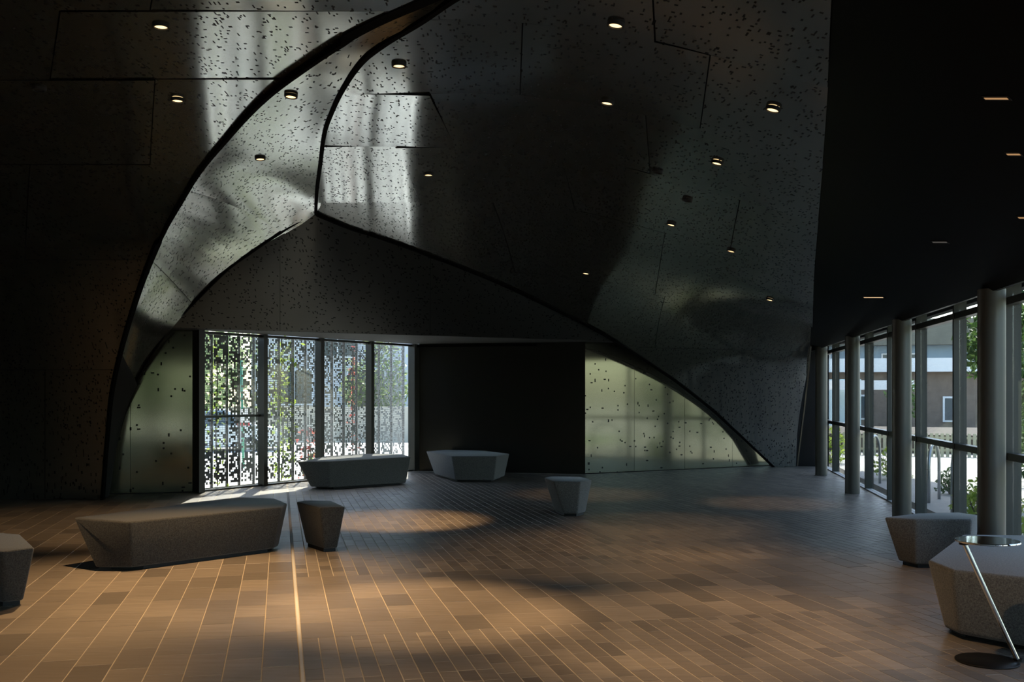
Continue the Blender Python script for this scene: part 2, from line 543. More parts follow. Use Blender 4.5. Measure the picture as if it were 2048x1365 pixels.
# ------------------------------------------------------------------ shells
def surf_panel(name, fn, u0, u1, v0, v1, nu, nv, mat, parent, tilt=(0,0), thick=.008, gap=.005, uvf=None):
    """a curved sheet: fn(u, v) -> (point, normal into room, uv); tilt swings the sheet about its middle"""
    V, UV, F = [], [], []
    for j in range(nv+1):
        for i in range(nu+1):
            s, t = i/nu, j/nv
            p, nrm, uv = fn(lin(u0, u1, s), lin(v0, v1, t), s, t)
            V.append(p + nrm*(tilt[0]*(s-.5) + tilt[1]*(t-.5))); UV.append(uv)
    # pull the border in by a hair so that each sheet has its own joint
    def idx(i, j): return j*(nu+1)+i
    def pull(a, b):
        dvec = V[b] - V[a]
        if dvec.length > gap*1.5: V[a] = V[a] + dvec.normalized()*gap
    for j in range(nv+1):
        pull(idx(0,j), idx(1,j)); pull(idx(nu,j), idx(nu-1,j))
    for i in range(nu+1):
        pull(idx(i,0), idx(i,1)); pull(idx(i,nv), idx(i,nv-1))
    for j in range(nv):
        for i in range(nu):
            F.append((idx(i,j), idx(i+1,j), idx(i+1,j+1), idx(i,j+1)))
    o = mesh(name, V, F, mat, parent, uvs=UV, smooth=True)
    return o

def arc_table(zf, far):
    tab = [(0.0, 0.0)]; N = 1200
    s = 0; pz = zf(0)
    for k in range(1, N+1):
        d = far*k/N; z = zf(d)
        s += math.hypot(far/N, z - pz); pz = z
        tab.append((d, s))
    return lambda d: tab[min(N, max(0, int(d/far*N)))][1]
arcR, arcL = arc_table(z_right, FAR_R), arc_table(z_left, FAR_L)
def nrm_of(zf, d, x=-9.0):
    dz = (zf(d+.01, x) - zf(d-.01, x))/.02
    dx = (zf(d, x+.01) - zf(d, x-.01))/.02
    return Vector((dx, dz, -1)).normalized()

def edge_interp(pts):
    return sorted(((p[1], p[0]) for p in pts), key=lambda q: q[0])
XL_R = edge_interp(C2 + C4[1:]); XR_R = edge_interp(CR); XR_L = edge_interp(C1)

edge_curves = {}
def vault(name, zf, far, arc, left, right, rows, breaks, mat, label, tilts, back_off=.06):
    """left, right: traced edge curves (px); rows: px rows of the level joints read on the left edge; breaks: px of the slanting joints"""
    def plan(pts):
        return sorted(((q.y, q.x) for q in (hit(x, y, zf, far) for x, y in pts)), key=lambda q: q[0])
    if isinstance(left[0], list):                       # two arcs meeting in a sharp corner
        pa, pb = plan(left[0]), plan(left[1])
        xl = lambda d: interp(pa, d) if d <= pa[-1][0] else interp(pb, d)
    else:
        pl = plan(left); xl = lambda d: interp(pl, d)
    pr = plan(right); xr = lambda d: interp(pr, d)
    rd = [row_d(y, zf, far) for y in rows]
    def at(x, d):
        d2 = min(d, far - .02)
        return Vector((x, d, zf(min(d, far), x))), nrm_of(zf, d2, x)
    V, F = [], []
    nx = 24
    for k in range(61):
        d = lin(rd[0], rd[-1], k/60)
        for i in range(nx+1):
            p, nr = at(lin(xl(d), xr(d), i/nx), d)
            V.append(p - nr*back_off)
    for j in range(60):
        for i in range(nx):
            F.append((j*(nx+1)+i, j*(nx+1)+i+1, (j+1)*(nx+1)+i+1, (j+1)*(nx+1)+i))
    body = mesh(name, V, F, M['black'], smooth=True)
    tag(body, label, 'vault', kind='structure')
    edge_curves[name] = [at(xl(d), d)[0] for d in (lin(rd[0], rd[-1], k/160) for k in range(161))], [at(xr(d), d)[0] for d in (lin(rd[0], rd[-1], k/160) for k in range(161))]
    k = 0
    for r in range(len(rows)-1):
        bl = [None] + [((b[0]-CX)*rd[r]/FPX, (b[1]-CX)*rd[r+1]/FPX) for b in breaks[r]] + [None]
        for b in range(len(bl)-1):
            def fn(u, v, s, t, lo=bl[b], hi=bl[b+1], d0=rd[r], d1=rd[r+1]):
                d = lin(d0, d1, t)
                xa = xl(d) + .02 if lo is None else lin(lo[0], lo[1], t)
                xb = xr(d) if hi is None else lin(hi[0], hi[1], t)
                p, nr = at(lin(xa, xb, s), d)
                return p, nr, (p.x, arc(d))
            surf_panel('panel', fn, 0, 1, 0, 1, 14, 14, mat, body, tilt=tilts[k % len(tilts)])
            k += 1
    return body

rowsR = [-390, -150, 45, 190, 300, 405, 545, 690, 935]
brR = [[(1620,1300)], [(1300,1310)], [(1045,1040),(1420,1400)], [(860,912),(1290,1300)], [(790,842),(1120,1150),(1480,1460)],
       [(985,1030),(1330,1310)], [(1330,1310)], []]
tR = [(0,0),(0,.004),(.004,0),(.01,-.008),(-.01,.012),(0,.005),(-.006,.02),(.02,-.03),(-.03,.02),(.01,.022),(-.012,.04),(-.03,.03),(.004,0),(-.004,.004),(0,.004),(.003,0),(0,.003),(0,0),(.002,0)]
ceiling = vault('ceiling', z_right, FAR_R, arcR, [C2, C4], CR, rowsR, brR, M['shell'],
                'great dark punched metal vault sweeping from far floor to overhead', tR)
LEFT_END = [(-620, y) for y in (-390, -150, 100, 330, 520, 740, 900, 1000)]
rowsL = [-390, -150, 20, 160, 330, 520, 740, 1000]
brL = [[(200,180)], [(330,300)], [(120,100)], [(-200,-210),(310,300)], [(60,50)], [(-150,-150)], [(90,90)]]
tL = [(0,.003),(.004,.006),(0,.01),(.008,.012),(0,.004),(-.006,-.02),(.003,.003),(0,-.01),(.004,.008),(0,.004),(.004,0),(0,.004),(0,0)]
wall_left = vault('wall_left', z_left, FAR_L, arcL, LEFT_END, C1, rowsL, brL, M['shell'],
                  'dark punched metal shell leaning over the left of the hall', tL)

# middle rib between the two vaults
c1p = [hit(x, y, z_left, FAR_L) for x, y in C1]
c2p = [hit(x, y, z_right, FAR_R) for x, y in C2]
c3p = [P(*q) for q in C3]
pairs_out = [(interp(XR_L, y), y) for y in (-390,-200,-78,0,100,150,215,280,340,420,500,610,722,810,998)]
pairs_in  = [(interp(XL_R, y), y) for y in (-390,-200,-78,0,75,170,275,360,427)] + [(500,508),(400,594),(312,697),(262,780),(232,865),(212,988)]
C3x = [(y, P_) for (_, y, P_) in C3]
def outer3(x, y):
    p = hit(x, y, z_left, FAR_L)
    v = (p - Vector((0,0,EYE)))
    q = Vector((0,0,EYE)) + v*(1 + .16/v.length)
    return q + Vector((-.05, 0, 0))
def inner3(x, y):
    if y <= 427: return hit(x, y, z_right, FAR_R) + Vector((.0, -.03, -.01))
    return P(x, y, interp(sorted((q[1], q[2]) for q in C3), y))
NS = 72
mo = catmull([outer3(*q) for q in pairs_out], NS)
# sample the inner edge at the same knots so that ruling lines keep their slope
def catmull_knots(pts, n, knots):
    pts = [Vector(p) for p in pts]
    q = [pts[0]*2 - pts[1]] + pts + [pts[-1]*2 - pts[-2]]
    out = []
    for k in range(n+1):
        s = knots[k]; i = min(int(s), len(pts)-2); t = s - i
        a, b, c, d = q[i], q[i+1], q[i+2], q[i+3]
        out.append(.5*((2*b) + (c-a)*t + (2*a-5*b+4*c-d)*t*t + (3*b-a-3*c+d)*t**3))
    return out
kn = [k/NS*(len(pairs_out)-1) for k in range(NS+1)]
mo = catmull_knots([outer3(*q) for q in pairs_out], NS, kn)
mi = catmull_knots([inner3(*q) for q in pairs_in], NS, kn)
# inner edge above the node must sit on the traced arc
def mid_pt(kf, s):
    """kf: knot 0..14 along the rib, s: 0 outer .. 1 inner, slightly domed"""
    f = min(max(kf/(len(pairs_out)-1)*NS, 0), NS); i = min(int(f), NS-1); t = f - i
    a = mo[i].lerp(mo[i+1], t); b = mi[i].lerp(mi[i+1], t)
    w = (b - a).length
    tang = (mo[i+1] - mo[i]).normalized()
    nr = tang.cross(b - a)
    nr = nr.normalized() if nr.length > 1e-6 else Vector((0,-1,0))
    if nr.y > 0: nr = -nr
    return a.lerp(b, s) - nr*(.06*w*4*s*(1-s)*.5), nr
mid_body_v, mid_body_f = [], []
for k in range(NS+1):
    for i in range(5):
        p, nr = mid_pt(k/NS*14, i/4); mid_body_v.append(p - nr*.06)
for k in range(NS):
    for i in range(4):
        mid_body_f.append((k*5+i, k*5+i+1, (k+1)*5+i+1, (k+1)*5+i))
wall_mid = mesh('wall_middle', mid_body_v, mid_body_f, M['black'], smooth=True)
tag(wall_mid, 'crescent shaped punched metal rib curving between the two vaults', 'vault', kind='structure')
seams = [0, 3.2, 7.6+.9, 10.15, 11.9, 14]
mid_arc = [0]
for k in range(NS): mid_arc.append(mid_arc[-1] + (mo[k+1]-mo[k]).length)
mt = [(0,0),(.01,.01),(.0,.0),(.006,-.004),(.004,0)]
for r in range(5):
    def fn(u, v, s, t, a=seams[r], b=seams[r+1]):
        kf = lin(a, b, t)
        p, nr = mid_pt(kf, s)
        f = kf/14*NS; i = min(int(f), NS-1)
        L = lin(mid_arc[i], mid_arc[i+1], f-i)
        j = min(int(f+.5), NS)
        return p, nr, (s*(mi[j]-mo[j]).length, L)
    surf_panel('panel', fn, 0, 1, 0, 1, 8, 22, M['shell'], wall_mid, tilt=mt[r])

# bulkhead under the node
ZS = 2.71
A_b = P(335, 655, 16.05); A_b.z = ZS
B_b = hit(1215, 684, z_right, FAR_R); B_b.z = ZS
top_curve = sorted([(q[0], P(q[0], q[1], q[2] + .05)) for q in C3[:7]] + [(x, hit(x, y, z_right, FAR_R) + Vector((0,.10,.0))) for x, y in C4[1:7]], key=lambda q: q[0])
def tc(x): return Vector([interp([(q[0], q[1][i]) for q in top_curve], x) for i in range(3)])
def bt(x):
    m = (x - CX)/FPX
    dx, dy = B_b.x - A_b.x, B_b.y - A_b.y
    t = (m*A_b.y - A_b.x)/(dx - m*dy)
    return A_b + (B_b - A_b)*t
def bulk_pt(x, t):
    a, b = bt(x), tc(x)
    if x < 372 or x > 1180:
        pass
    if b.z < a.z: b = a + Vector((0, 0, .001))
    return a.lerp(b, t)
bx = [332, 560, 860, 1222]
V, F = [], []
for k in range(41):
    x = lin(332, 1222, k/40)
    for t in range(9):
        V.append(bulk_pt(x, t/8) + Vector((0, .07, 0)))
for k in range(40):
    for t in range(8):
        F.append((k*9+t, (k+1)*9+t, (k+1)*9+t+1, k*9+t+1))
wall_back = mesh('wall_back', V, F, M['black'], smooth=True)
tag(wall_back, 'dark punched metal bulkhead above the back window, pointed under the rib', 'wall', kind='structure')
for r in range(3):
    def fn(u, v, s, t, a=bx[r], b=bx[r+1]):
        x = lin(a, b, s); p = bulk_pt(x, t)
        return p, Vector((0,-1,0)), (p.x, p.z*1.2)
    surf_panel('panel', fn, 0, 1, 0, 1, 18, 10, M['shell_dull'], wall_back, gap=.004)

# soffit over the recess, and the dark lining behind everything that closes the building
sof = [(A_b.x-.6, A_b.y-.05), (A_b.x, A_b.y+.0), (B_b.x, B_b.y), (B_b.x+.6, B_b.y+.4), (R1.x, R1.y), (D2.x, D2.y), (D1.x, D1.y), (W1.x, W1.y), (W0.x, W0.y), (PL.x, PL.y)]
n = len(sof)
o = mesh('ceiling_recess', [(x,y,ZS+.004) for x,y in sof] + [(x,y,ZS+.06) for x,y in sof],
     [tuple(range(n-1,-1,-1)), tuple(range(n,2*n))] + [(i,(i+1)%n,(i+1)%n+n,i+n) for i in range(n)], plain('soffit_board', (.05,.05,.043), .8))
tag(o, 'flat soffit over the recessed back window and wall', 'ceiling', kind='structure')

def wall_run(name, pts, z0, z1, mat, label, th=.12, out=1):
    """solid wall along a plan polyline; thickness on the outer side"""
    mb = MB()
    for a, b in zip(pts, pts[1:]):
        a, b = Vector(a), Vector(b)
        t = (b - a).normalized(); nn = Vector((-t.y, t.x))*out
        q = [a, b, b + nn*th, a + nn*th]
        mb.add([(p.x,p.y,z0) for p in q] + [(p.x,p.y,z1) for p in q], [(0,3,2,1),(4,5,6,7),(0,1,5,4),(1,2,6,5),(2,3,7,6),(3,0,4,7)])
    o = mb.build(name, mat)
    tag(o, label, 'wall', kind='structure')
    return o
wall_run('wall_upper', [(-10.2,16.0), PL, W0, W1, D1, D2, R1, E1, (glz_x(22.7)+.4,22.7), (glz_x(-5)+.4,-5)], 2.78, 5.2, M['black'], 'dark upper wall lining hidden above the shells')
wall_run('wall_back_far', [(-10.2,16.0), PL], -.1, 2.8, M['black'], 'dark lining behind the foot of the left shell')
wall_run('wall_west', [(-10.2,-5), (-10.2,16.05)], -.1, 5.2, M['black'], 'dark side wall outside the left shell')
RX0, RX1, RZ0, RZ1 = -5.6, .4, .05, 2.75
rear = plain('rear_lining', (.05,.048,.043), .8)
mb = MB()
for lo, hi in (((-10.2,-5.12,-.1),(RX0,-5,5.2)), ((RX1,-5.12,-.1),(glz_x(-5)+.4,-5,5.2)), ((RX0,-5.12,RZ1),(RX1,-5,5.2)), ((RX0,-5.12,-.1),(RX1,-5,RZ0))): mb.box(lo, hi)
tag(mb.build('wall_front', rear), 'dark wall behind the viewer, round the entrance glazing', 'wall', kind='structure')
w3 = empty('window_3', (0,-5,0)); tag(w3, 'entrance glazing behind the viewer, looking on to the garden', 'window', kind='structure')
for k in range(5):
    x = lin(RX0, RX1, k/4)
    MB().box((x-.04, -.14, RZ0), (x+.04, .04, RZ1)).build('mullion', M['frame'], w3)
    if k < 4: MB().box((x+.04, -.07, RZ0), (lin(RX0, RX1, (k+1)/4)-.04, -.058, RZ1)).build('pane', M['glass'], w3)
MB().box((RX0, -.1, 1.0), (RX1, 0, 1.06)).build('mid_rail', M['frame'], w3)
rp = [(-10.4,-5.2),(glz_x(-5)+.5,-5.2),(glz_x(22.7)+.5,22.7),(E1.x+.1,E1.y+.1),(R1.x,R1.y+.1),(D2.x,D2.y+.1),(D1.x,D1.y+.1),(W1.x,W1.y+.1),(W0.x-.1,W0.y),(PL.x,PL.y+.1),(-10.4,16.1)]
n = len(rp)
o = mesh('roof', [(x,y,5.2) for x,y in rp] + [(x,y,5.4) for x,y in rp], [tuple(range(n-1,-1,-1)), tuple(range(n,2*n))] + [(i,(i+1)%n,(i+1)%n+n,i+n) for i in range(n)], M['black'])
tag(o, 'flat roof slab above the shells', 'roof', kind='structure')
yb = row_d(-385, z_right, FAR_R)
o = MB().box((-10.2, -5, 4.33), (glz_x(4)+.3, yb + .1, 4.38)).build('ceiling_near', M['black'])
tag(o, 'dark flat ceiling overhead behind the vaults', 'ceiling', kind='structure')

# black side slope from the crease down to the column heads
V, F = [], []
ys = [-390,-300,-220,-150,-75,0,70,140,200,270,340,400,480,550,620,690]
def black_foot(d): return Vector((col_x(d) - .02, d, 2.575))
for y in ys:
    c = hit(interp(XR_R, y), y, z_right, FAR_R)
    b = black_foot(min(c.y + .15, 20.9))
    for t in range(7):
        p = c.lerp(b, t/6)
        V.append(p)
for j in range(len(ys)-1):
    for t in range(6):
        F.append((j*7+t, j*7+t+1, (j+1)*7+t+1, (j+1)*7+t))
n0 = len(V)
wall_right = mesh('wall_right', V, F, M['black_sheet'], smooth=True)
tag(wall_right, 'black lacquered slope between the vault and the column heads', 'wall', kind='structure')
# level ceiling strip and fascia over the columns, up to the glazing head
mb = MB()
dm = (22.7 - 4)/2
c = Vector((col_x(4+dm), 4+dm))
mb.obox(c + GN*.0, GD, GN, dm/GD.y, .02, 2.575, 2.86)
mb.obox(c + GN*.24, GD, GN, dm/GD.y, .24, 2.80, 2.86)
mb.obox(Vector((col_x(0), 0)) + GN*.24, GD, GN, 5/GD.y, .26, 2.575, 2.86)
o = mb.build('trim_1', M['black_sheet'])
tag(o, 'black fascia above the round columns', 'trim', kind='structure')
o = MB().add([(2.4,-5,4.33),(2.4,4.6,4.33),(col_x(4.6),4.6,2.58),(col_x(-5),-5,2.58),(2.4,-5,4.4),(2.4,4.6,4.4),(col_x(4.6),4.6,2.66),(col_x(-5),-5,2.66)],
             [(0,3,2,1),(4,5,6,7),(0,1,5,4),(1,2,6,5),(2,3,7,6),(3,0,4,7)]).build('wall_right_near', M['black_sheet'])
tag(o, 'black slope continuing beside the viewer', 'wall', kind='structure')
# black return that closes the gap between the vault's foot and the glazing
fr = hit(1592, 936, z_right, FAR_R)
wall_run('wall_return', [(fr.x - .45, fr.y + .45), (glz_x(22.6) + .12, 22.62)], -.01, 2.9, M['black'], 'narrow black return wall behind the first column')

# dark joint trims along the shell edges
def ribbon(name, pts, w, dpt, mat, label):
    """square edge bar following a curve"""
    mb = MB(); n = len(pts)
    V, F = [], []
    for i, p in enumerate(pts):
        t = (pts[min(i+1,n-1)] - pts[max(i-1,0)]).normalized()
        view = Vector((0, 1, 0)) if abs(t.y) < .8 else Vector((0, 0, 1))
        s = t.cross(view).normalized(); q = s.cross(t).normalized()
        V += [p - s*w/2 - q*dpt/2, p + s*w/2 - q*dpt/2, p + s*w/2 + q*dpt/2, p - s*w/2 + q*dpt/2]
    for i in range(n-1):
        for k in range(4):
            F.append((i*4+k, i*4+(k+1)%4, (i+1)*4+(k+1)%4, (i+1)*4+k))
    F += [(3,2,1,0), tuple((n-1)*4+k for k in range(4))]
    o = mesh(name, V, F, mat)
    tag(o, label, 'trim', kind='structure')
ribbon('trim_2', edge_curves['wall_left'][1], .035, .10, M['edge'], 'black edge of the left shell')
ec = edge_curves['ceiling'][0]; kn_ = min(range(len(ec)), key=lambda k: abs(ec[k].y - row_d(427, z_right, FAR_R)))
ribbon('trim_3', [p + Vector((0,-.02,-.005)) for p in ec[:kn_+1]], .042, .05, M['edge'], 'black joint between rib and great vault')
ribbon('trim_4', [p + Vector((.0,-.01,-.01)) for p in ec[kn_:]], .045, .05, M['edge'], 'black lower edge of the great vault')
ribbon('trim_5', catmull([p + Vector((.0,-.015,0)) for p in c3p], 70), .028, .05, M['edge'], 'thin black edge under the rib')
ribbon('trim_6', [hit(x, y, z_right, FAR_R) + Vector((.02,-.02,0)) for x, y in [(1619,692),(1613,760),(1607,810),(1600,865),(1592,932)]], .03, .04, M['edge_light'], 'thin bronze edge at the foot of the great vault')

# ------------------------------------------------------------------ lower walls of the recess
def flat_panels(name, a, b, cuts, z0, z1, mat, label, seed):
    a, b = Vector(a), Vector(b)
    t = (b - a).normalized(); nn = Vector((t.y, -t.x))         # towards the room
    L = (b - a).length
    mb = MB(); mb.obox((a + b)/2 - nn*.07, t, nn, L/2, .04, z0 - .15, z1 + .06)
    body = mb.build(name, M['black']); tag(body, label, 'wall', kind='structure')
    rr = random.Random(seed)
    for c0, c1 in zip(cuts, cuts[1:]):
        tl = rr.uniform(-.004, .004)
        def fn(u, v, s, w, c0=c0, c1=c1):
            p2 = a + t*(L*lin(c0, c1, s))
            return Vector((p2.x, p2.y, lin(z0 + .01, z1, w))), Vector((nn.x, nn.y, 0)), (L*lin(c0, c1, s) + seed*3.1, lin(z0, z1, w))
        surf_panel('panel', fn, 0, 1, 0, 1, 6, 6, mat, body, tilt=(tl, 0), gap=.003)
    return body
flat_panels('wall_back_left', PL, W0 - (W1-W0).normalized()*0, [0, .52, 1], 0, ZS, M['shell_wall'], 'olive metal wall panel between rib and back window', 3)
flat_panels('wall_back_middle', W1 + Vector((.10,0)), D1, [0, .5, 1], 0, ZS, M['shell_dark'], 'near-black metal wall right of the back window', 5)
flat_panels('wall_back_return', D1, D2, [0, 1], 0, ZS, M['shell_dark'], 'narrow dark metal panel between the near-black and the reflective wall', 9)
flat_panels('wall_back_right', D2, R1, [0, .24, .50, .76, 1], 0, ZS, M['shell_wall'], 'reflective olive metal wall under the great vault', 7)
mb = MB(); tt = (D1 - W1).normalized()
mb.obox((W1+D1)/2 + Vector((-.05,-.03)), tt, Vector((tt.y,-tt.x)), (D1-W1).length/2 - .05, .02, ZS-.07, ZS-.02)
o = mb.build('trim_7', M['edge']); tag(o, 'black track along the head of the near-black wall', 'trim', kind='structure')

# ------------------------------------------------------------------ back window
WT = (W1 - W0).normalized(); WN = Vector((-WT.y, WT.x)); WL = (W1 - W0).length
win = empty('window_1', (W0.x, W0.y, 0)); tag(win, 'tall four bay back window facing the perforated garden screen', 'window', kind='structure')
def wpt(s, off=0.0): return W0 + WT*s + WN*off
def wpart(name, s0, s1, o0, o1, z0, z1, mat, parent=win):
    mb = MB(); c = wpt((s0+s1)/2, (o0+o1)/2)
    mb.obox(c, WT, WN, abs(s1-s0)/2, abs(o1-o0)/2, z0, z1)
    mb.v = [v - Vector((W0.x, W0.y, 0)) for v in mb.v]
    return mb.build(name, mat, parent)
for k in range(1, 4): wpart('mullion', WL*k/4 - .045, WL*k/4 + .045, -.10, .06, 0, ZS, M['frame'])
wpart('jamb', -.06, .06, -.12, .08, 0, ZS, M['frame'])
wpart('jamb', WL-.10, WL+.06, -.10, .08, 0, ZS, M['frame'])
wpart('head_rail', 0, WL, -.03, .06, ZS-.05, ZS-.005, M['frame'])
wpart('sill', 0, WL, -.04, .08, -.005, .025, M['frame'])
for k in range(4): wpart('pane', WL*k/4 + .045, WL*(k+1)/4 - .045, .0, .012, .025, ZS-.05, M['glass'])
wpart('mid_rail', .06, WL/4 - .045, .0, .05, 1.24, 1.28, M['frame'])
wpart('light_stile', .06, .12, -.02, .05, .02, ZS-.05, M['fin'])

# ------------------------------------------------------------------ perforated screen outside the window
scr = empty('perforated_screen', (wpt(0, .55).x, wpt(0, .55).y, 0))
tag(scr, 'pixel perforated metal screen standing outside the back window', 'screen')
rs = random.Random(21)
CELL = .038
def screen_panel(s0, s1, off, z0, z1, fill, mat):
    """plate of small square holes; fill(s, z) is the share of cells left solid"""
    V, F = [], []
    ns = max(1, round((s1-s0)/CELL)); nz = round((z1-z0)/CELL)
    cs = (s1-s0)/ns; cz = (z1-z0)/nz
    grid = [[rs.random() < fill(s0 + cs*(i+.5), z0 + cz*(j+.5)) for j in range(nz)] for i in range(ns)]
    o0 = Vector((scr.location.x, scr.location.y, 0))
    def quad(sa, sb, za, zb, dd):
        b = len(V)
        for s, z in ((sa, za), (sb, za), (sb, zb), (sa, zb)):
            p = wpt(s, off + dd); V.append(Vector((p.x, p.y, z)) - o0)
        F.append((b, b+1, b+2, b+3))
    for i in range(ns):
        j = 0
        while j < nz:
            if grid[i][j]:
                k = j
                while k < nz and grid[i][k]: k += 1
                quad(s0 + cs*i, s0 + cs*(i+1), z0 + cz*j, z0 + cz*k, 0)
                j = k
            else: j += 1
    web = .0035
    for i in range(ns+1): quad(s0 + cs*i - web, s0 + cs*i + web, z0, z1, .001)
    for j in range(nz+1): quad(s0, s1, z0 + cz*j - web, z0 + cz*j + web, .002)
    o = mesh('screen_panel', V, F, mat, scr)
    return o
def fill_left(s, z):
    if s > 1.16: return .62
    if z > 2.08 or z < .62: return .60
    return .22 + (.10 if s < .6 else 0)
def fill_mid(s, z):
    if 1.72 < s < 2.0 and z > .55: return .62
    if z < .55: return .50
    return .40
def fill_right(s, z): return .36 + .08*math.sin(z*5 + s)
edges_s = [-.06, .08, .42, .78, 1.12, 1.40, 1.74, 2.02, 2.36, 2.72, 3.05, 3.42, 3.78, 4.12, 4.50, 4.86, 5.2, 5.6, 6.0]
for a, b in zip(edges_s, edges_s[1:]):
    m = (a+b)/2
    fl = fill_left if m < 1.36 else (fill_mid if m < 2.1 else fill_right)
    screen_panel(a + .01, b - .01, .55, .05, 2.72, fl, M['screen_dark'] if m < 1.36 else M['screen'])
for s in edges_s:
    mb = MB(); mb.obox(wpt(s, .60), WT, WN, .016, .02, -.02, 2.75)
    mb.v = [v - scr.location for v in mb.v]
    mb.build('post', M['screen_dark'], scr)

# ------------------------------------------------------------------ glazed side wall
glz = empty('window_2', (glz_x(13), 13, 0)); tag(glz, 'long side glazing with deep fins behind the round columns', 'window', kind='structure')
def gpt(d, off=0.0): return Vector((glz_x(d), d)) + GN*off
def gbox(name, d0, d1, o0, o1, z0, z1, mat):
    a, b = gpt(d0, (o0+o1)/2), gpt(d1, (o0+o1)/2)
    mb = MB(); mb.obox((a+b)/2, GD, GN, (b-a).length/2, abs(o1-o0)/2, z0, z1)
    mb.v = [v - glz.location for v in mb.v]
    return mb.build(name, mat, glz)
fins = [20.95 - 1.87*k for k in range(14)]
fins = [q for q in fins if q > -4]
for q in fins:
    gbox('fin', q - .03, q + .03, -.055, .085, 0, 2.8, M['fin'])
ds = [22.6] + fins + [-4.8]
for a, b in zip(ds, ds[1:]):
    gbox('pane', b + .04, a - .04, 0, .012, .02, 2.52, M['glass'])
    gbox('pane', b + .04, a - .04, 0, .012, 2.58, 2.8, M['glass'])
gbox('mid_rail', -4.8, 22.6, -.045, .045, 1.005, 1.075, M['frame'])
gbox('transom', -4.8, 22.6, -.05, .05, 2.515, 2.585, M['frame'])
gbox('sill', -4.8, 22.6, -.05, .06, -.01, .02, M['strip'])

names = ['farthest round grey column, beside the black return wall', 'second round grey column counted from the far end',
         'round grey column rising behind the small grey stool', 'nearest round grey column, above the big grey bench']
for k, d in enumerate([20.24, 16.54, 12.82, 9.10, 5.4, 1.7]):
    mb = MB(); mb.lathe([(.118,0),(.118,2.60)], 40)
    o = mb.build('column', M['column']); o.location = (col_x(d), d, 0)
    shade_auto(o)
    tag(o, names[k] if k < 4 else 'round grey column beside the viewer, outside the picture', 'column', 'round columns along the glazing', 'structure')

# ------------------------------------------------------------------ upholstered benches
def bench(name, top, label, cat, group, mat, h=.47, bev=.022, foot=.035):
    """top: list of ((px, py of the top corner), (px, py of the foot corner) or None)"""
    T = [on_z(x, y, h) for (x, y), _ in top]
    cen = sum(T, Vector())/len(T)
    B = []
    for (t, b), p in zip(top, T):
        if b is not None: B.append(on_z(b[0], b[1], foot))
        else: B.append(None)
    known = [(p, b) for p, b in zip(T, B) if b is not None]
    sc_ = sum((b - cen).xy.length/max((p - cen).xy.length, .01) for p, b in known)/len(known)
    sc_ = min(max(sc_, .70), .9)
    bc = cen.copy()
    for i, b in enumerate(B):
        if b is None:
            q = cen + (T[i] - cen)*sc_; B[i] = Vector((q.x, q.y, foot))
    c0 = Vector((cen.x, cen.y, 0))
    root = empty(name, c0); tag(root, label, cat, group)
    n = len(T)
    bm = bmesh.new()
    tv = [bm.verts.new(p - c0) for p in T]; bv = [bm.verts.new(p - c0) for p in B]
    bm.faces.new(tv); bm.faces.new(bv[::-1])
    for i in range(n): bm.faces.new((tv[i], bv[i], bv[(i+1)%n], tv[(i+1)%n]))
    bmesh.ops.recalc_face_normals(bm, faces=bm.faces)
    bmesh.ops.bevel(bm, geom=bm.edges[:], offset=bev, segments=3, profile=.5, affect='EDGES', clamp_overlap=True)
    me = bpy.data.meshes.new('upholstery'); bm.to_mesh(me); bm.free()
    me.materials.append(mat)
    o = bpy.data.objects.new('upholstery', me); link(o, root)
    shade_auto(o, 30)
    # welt seam run round under the top edge
    bcen = sum(B, Vector())/n
    pl = [c + (q - c)*.88 for q, c in ((b, Vector((bcen.x, bcen.y, b.z))) for b in B)]
    v = [Vector((p.x, p.y, 0)) - c0 for p in pl] + [Vector((p.x, p.y, foot + .01)) - c0 for p in pl]
    f = [tuple(range(n-1,-1,-1)), tuple(range(n,2*n))] + [(i,(i+1)%n,(i+1)%n+n,i+n) for i in range(n)]
    mesh('plinth', v, f, M['plinth'], root)
    return root
G = 'faceted felt seats spread over the hall'
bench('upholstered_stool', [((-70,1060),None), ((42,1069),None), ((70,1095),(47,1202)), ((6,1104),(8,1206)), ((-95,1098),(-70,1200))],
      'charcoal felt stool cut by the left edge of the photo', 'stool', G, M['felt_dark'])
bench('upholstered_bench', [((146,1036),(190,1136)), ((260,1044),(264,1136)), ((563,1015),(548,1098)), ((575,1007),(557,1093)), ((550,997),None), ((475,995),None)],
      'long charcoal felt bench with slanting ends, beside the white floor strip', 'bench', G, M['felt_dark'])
bench('upholstered_stool', [((592,1004),(612,1087)), ((640,1016),(648,1099)), ((691,1014),(675,1097)), ((664,1002),None), ((612,1001),None)],
      'small dark wedge shaped stool right of the long bench', 'stool', G, M['felt_dark'])
bench('upholstered_bench', [((594,924),(621,974)), ((658,923),(660,976)), ((822,914),(812,966)), ((806,909),None), ((736,908),None), ((650,913),None)],
      'grey felt bench standing in front of the back window', 'bench', G, M['felt'])
bench('upholstered_bench', [((852,903),(869,949)), ((903,913),(911,961)), ((994,913),(988,961)), ((1019,908),(1009,953)), ((971,902),None), ((892,900),None)],
      'grey felt bench with a wide front facet before the near-black wall', 'bench', G, M['felt'])
bench('upholstered_stool', [((1088,956),(1110,1021)), ((1106,963),(1127,1028)), ((1161,964),(1155,1029)), ((1184,960),(1171,1025)), ((1163,954),None), ((1100,953),None)],
      'small grey felt stool standing alone in the middle of the floor', 'stool', G, M['felt'])
bench('upholstered_stool', [((1767,1035),(1796,1122)), ((1833,1039),(1830,1130)), ((1944,1039),(1938,1131)), ((1960,1031),None), ((1917,1025),None), ((1833,1027),None)],
      'grey felt stool near the columns, behind the big bench', 'stool', G, M['felt'])
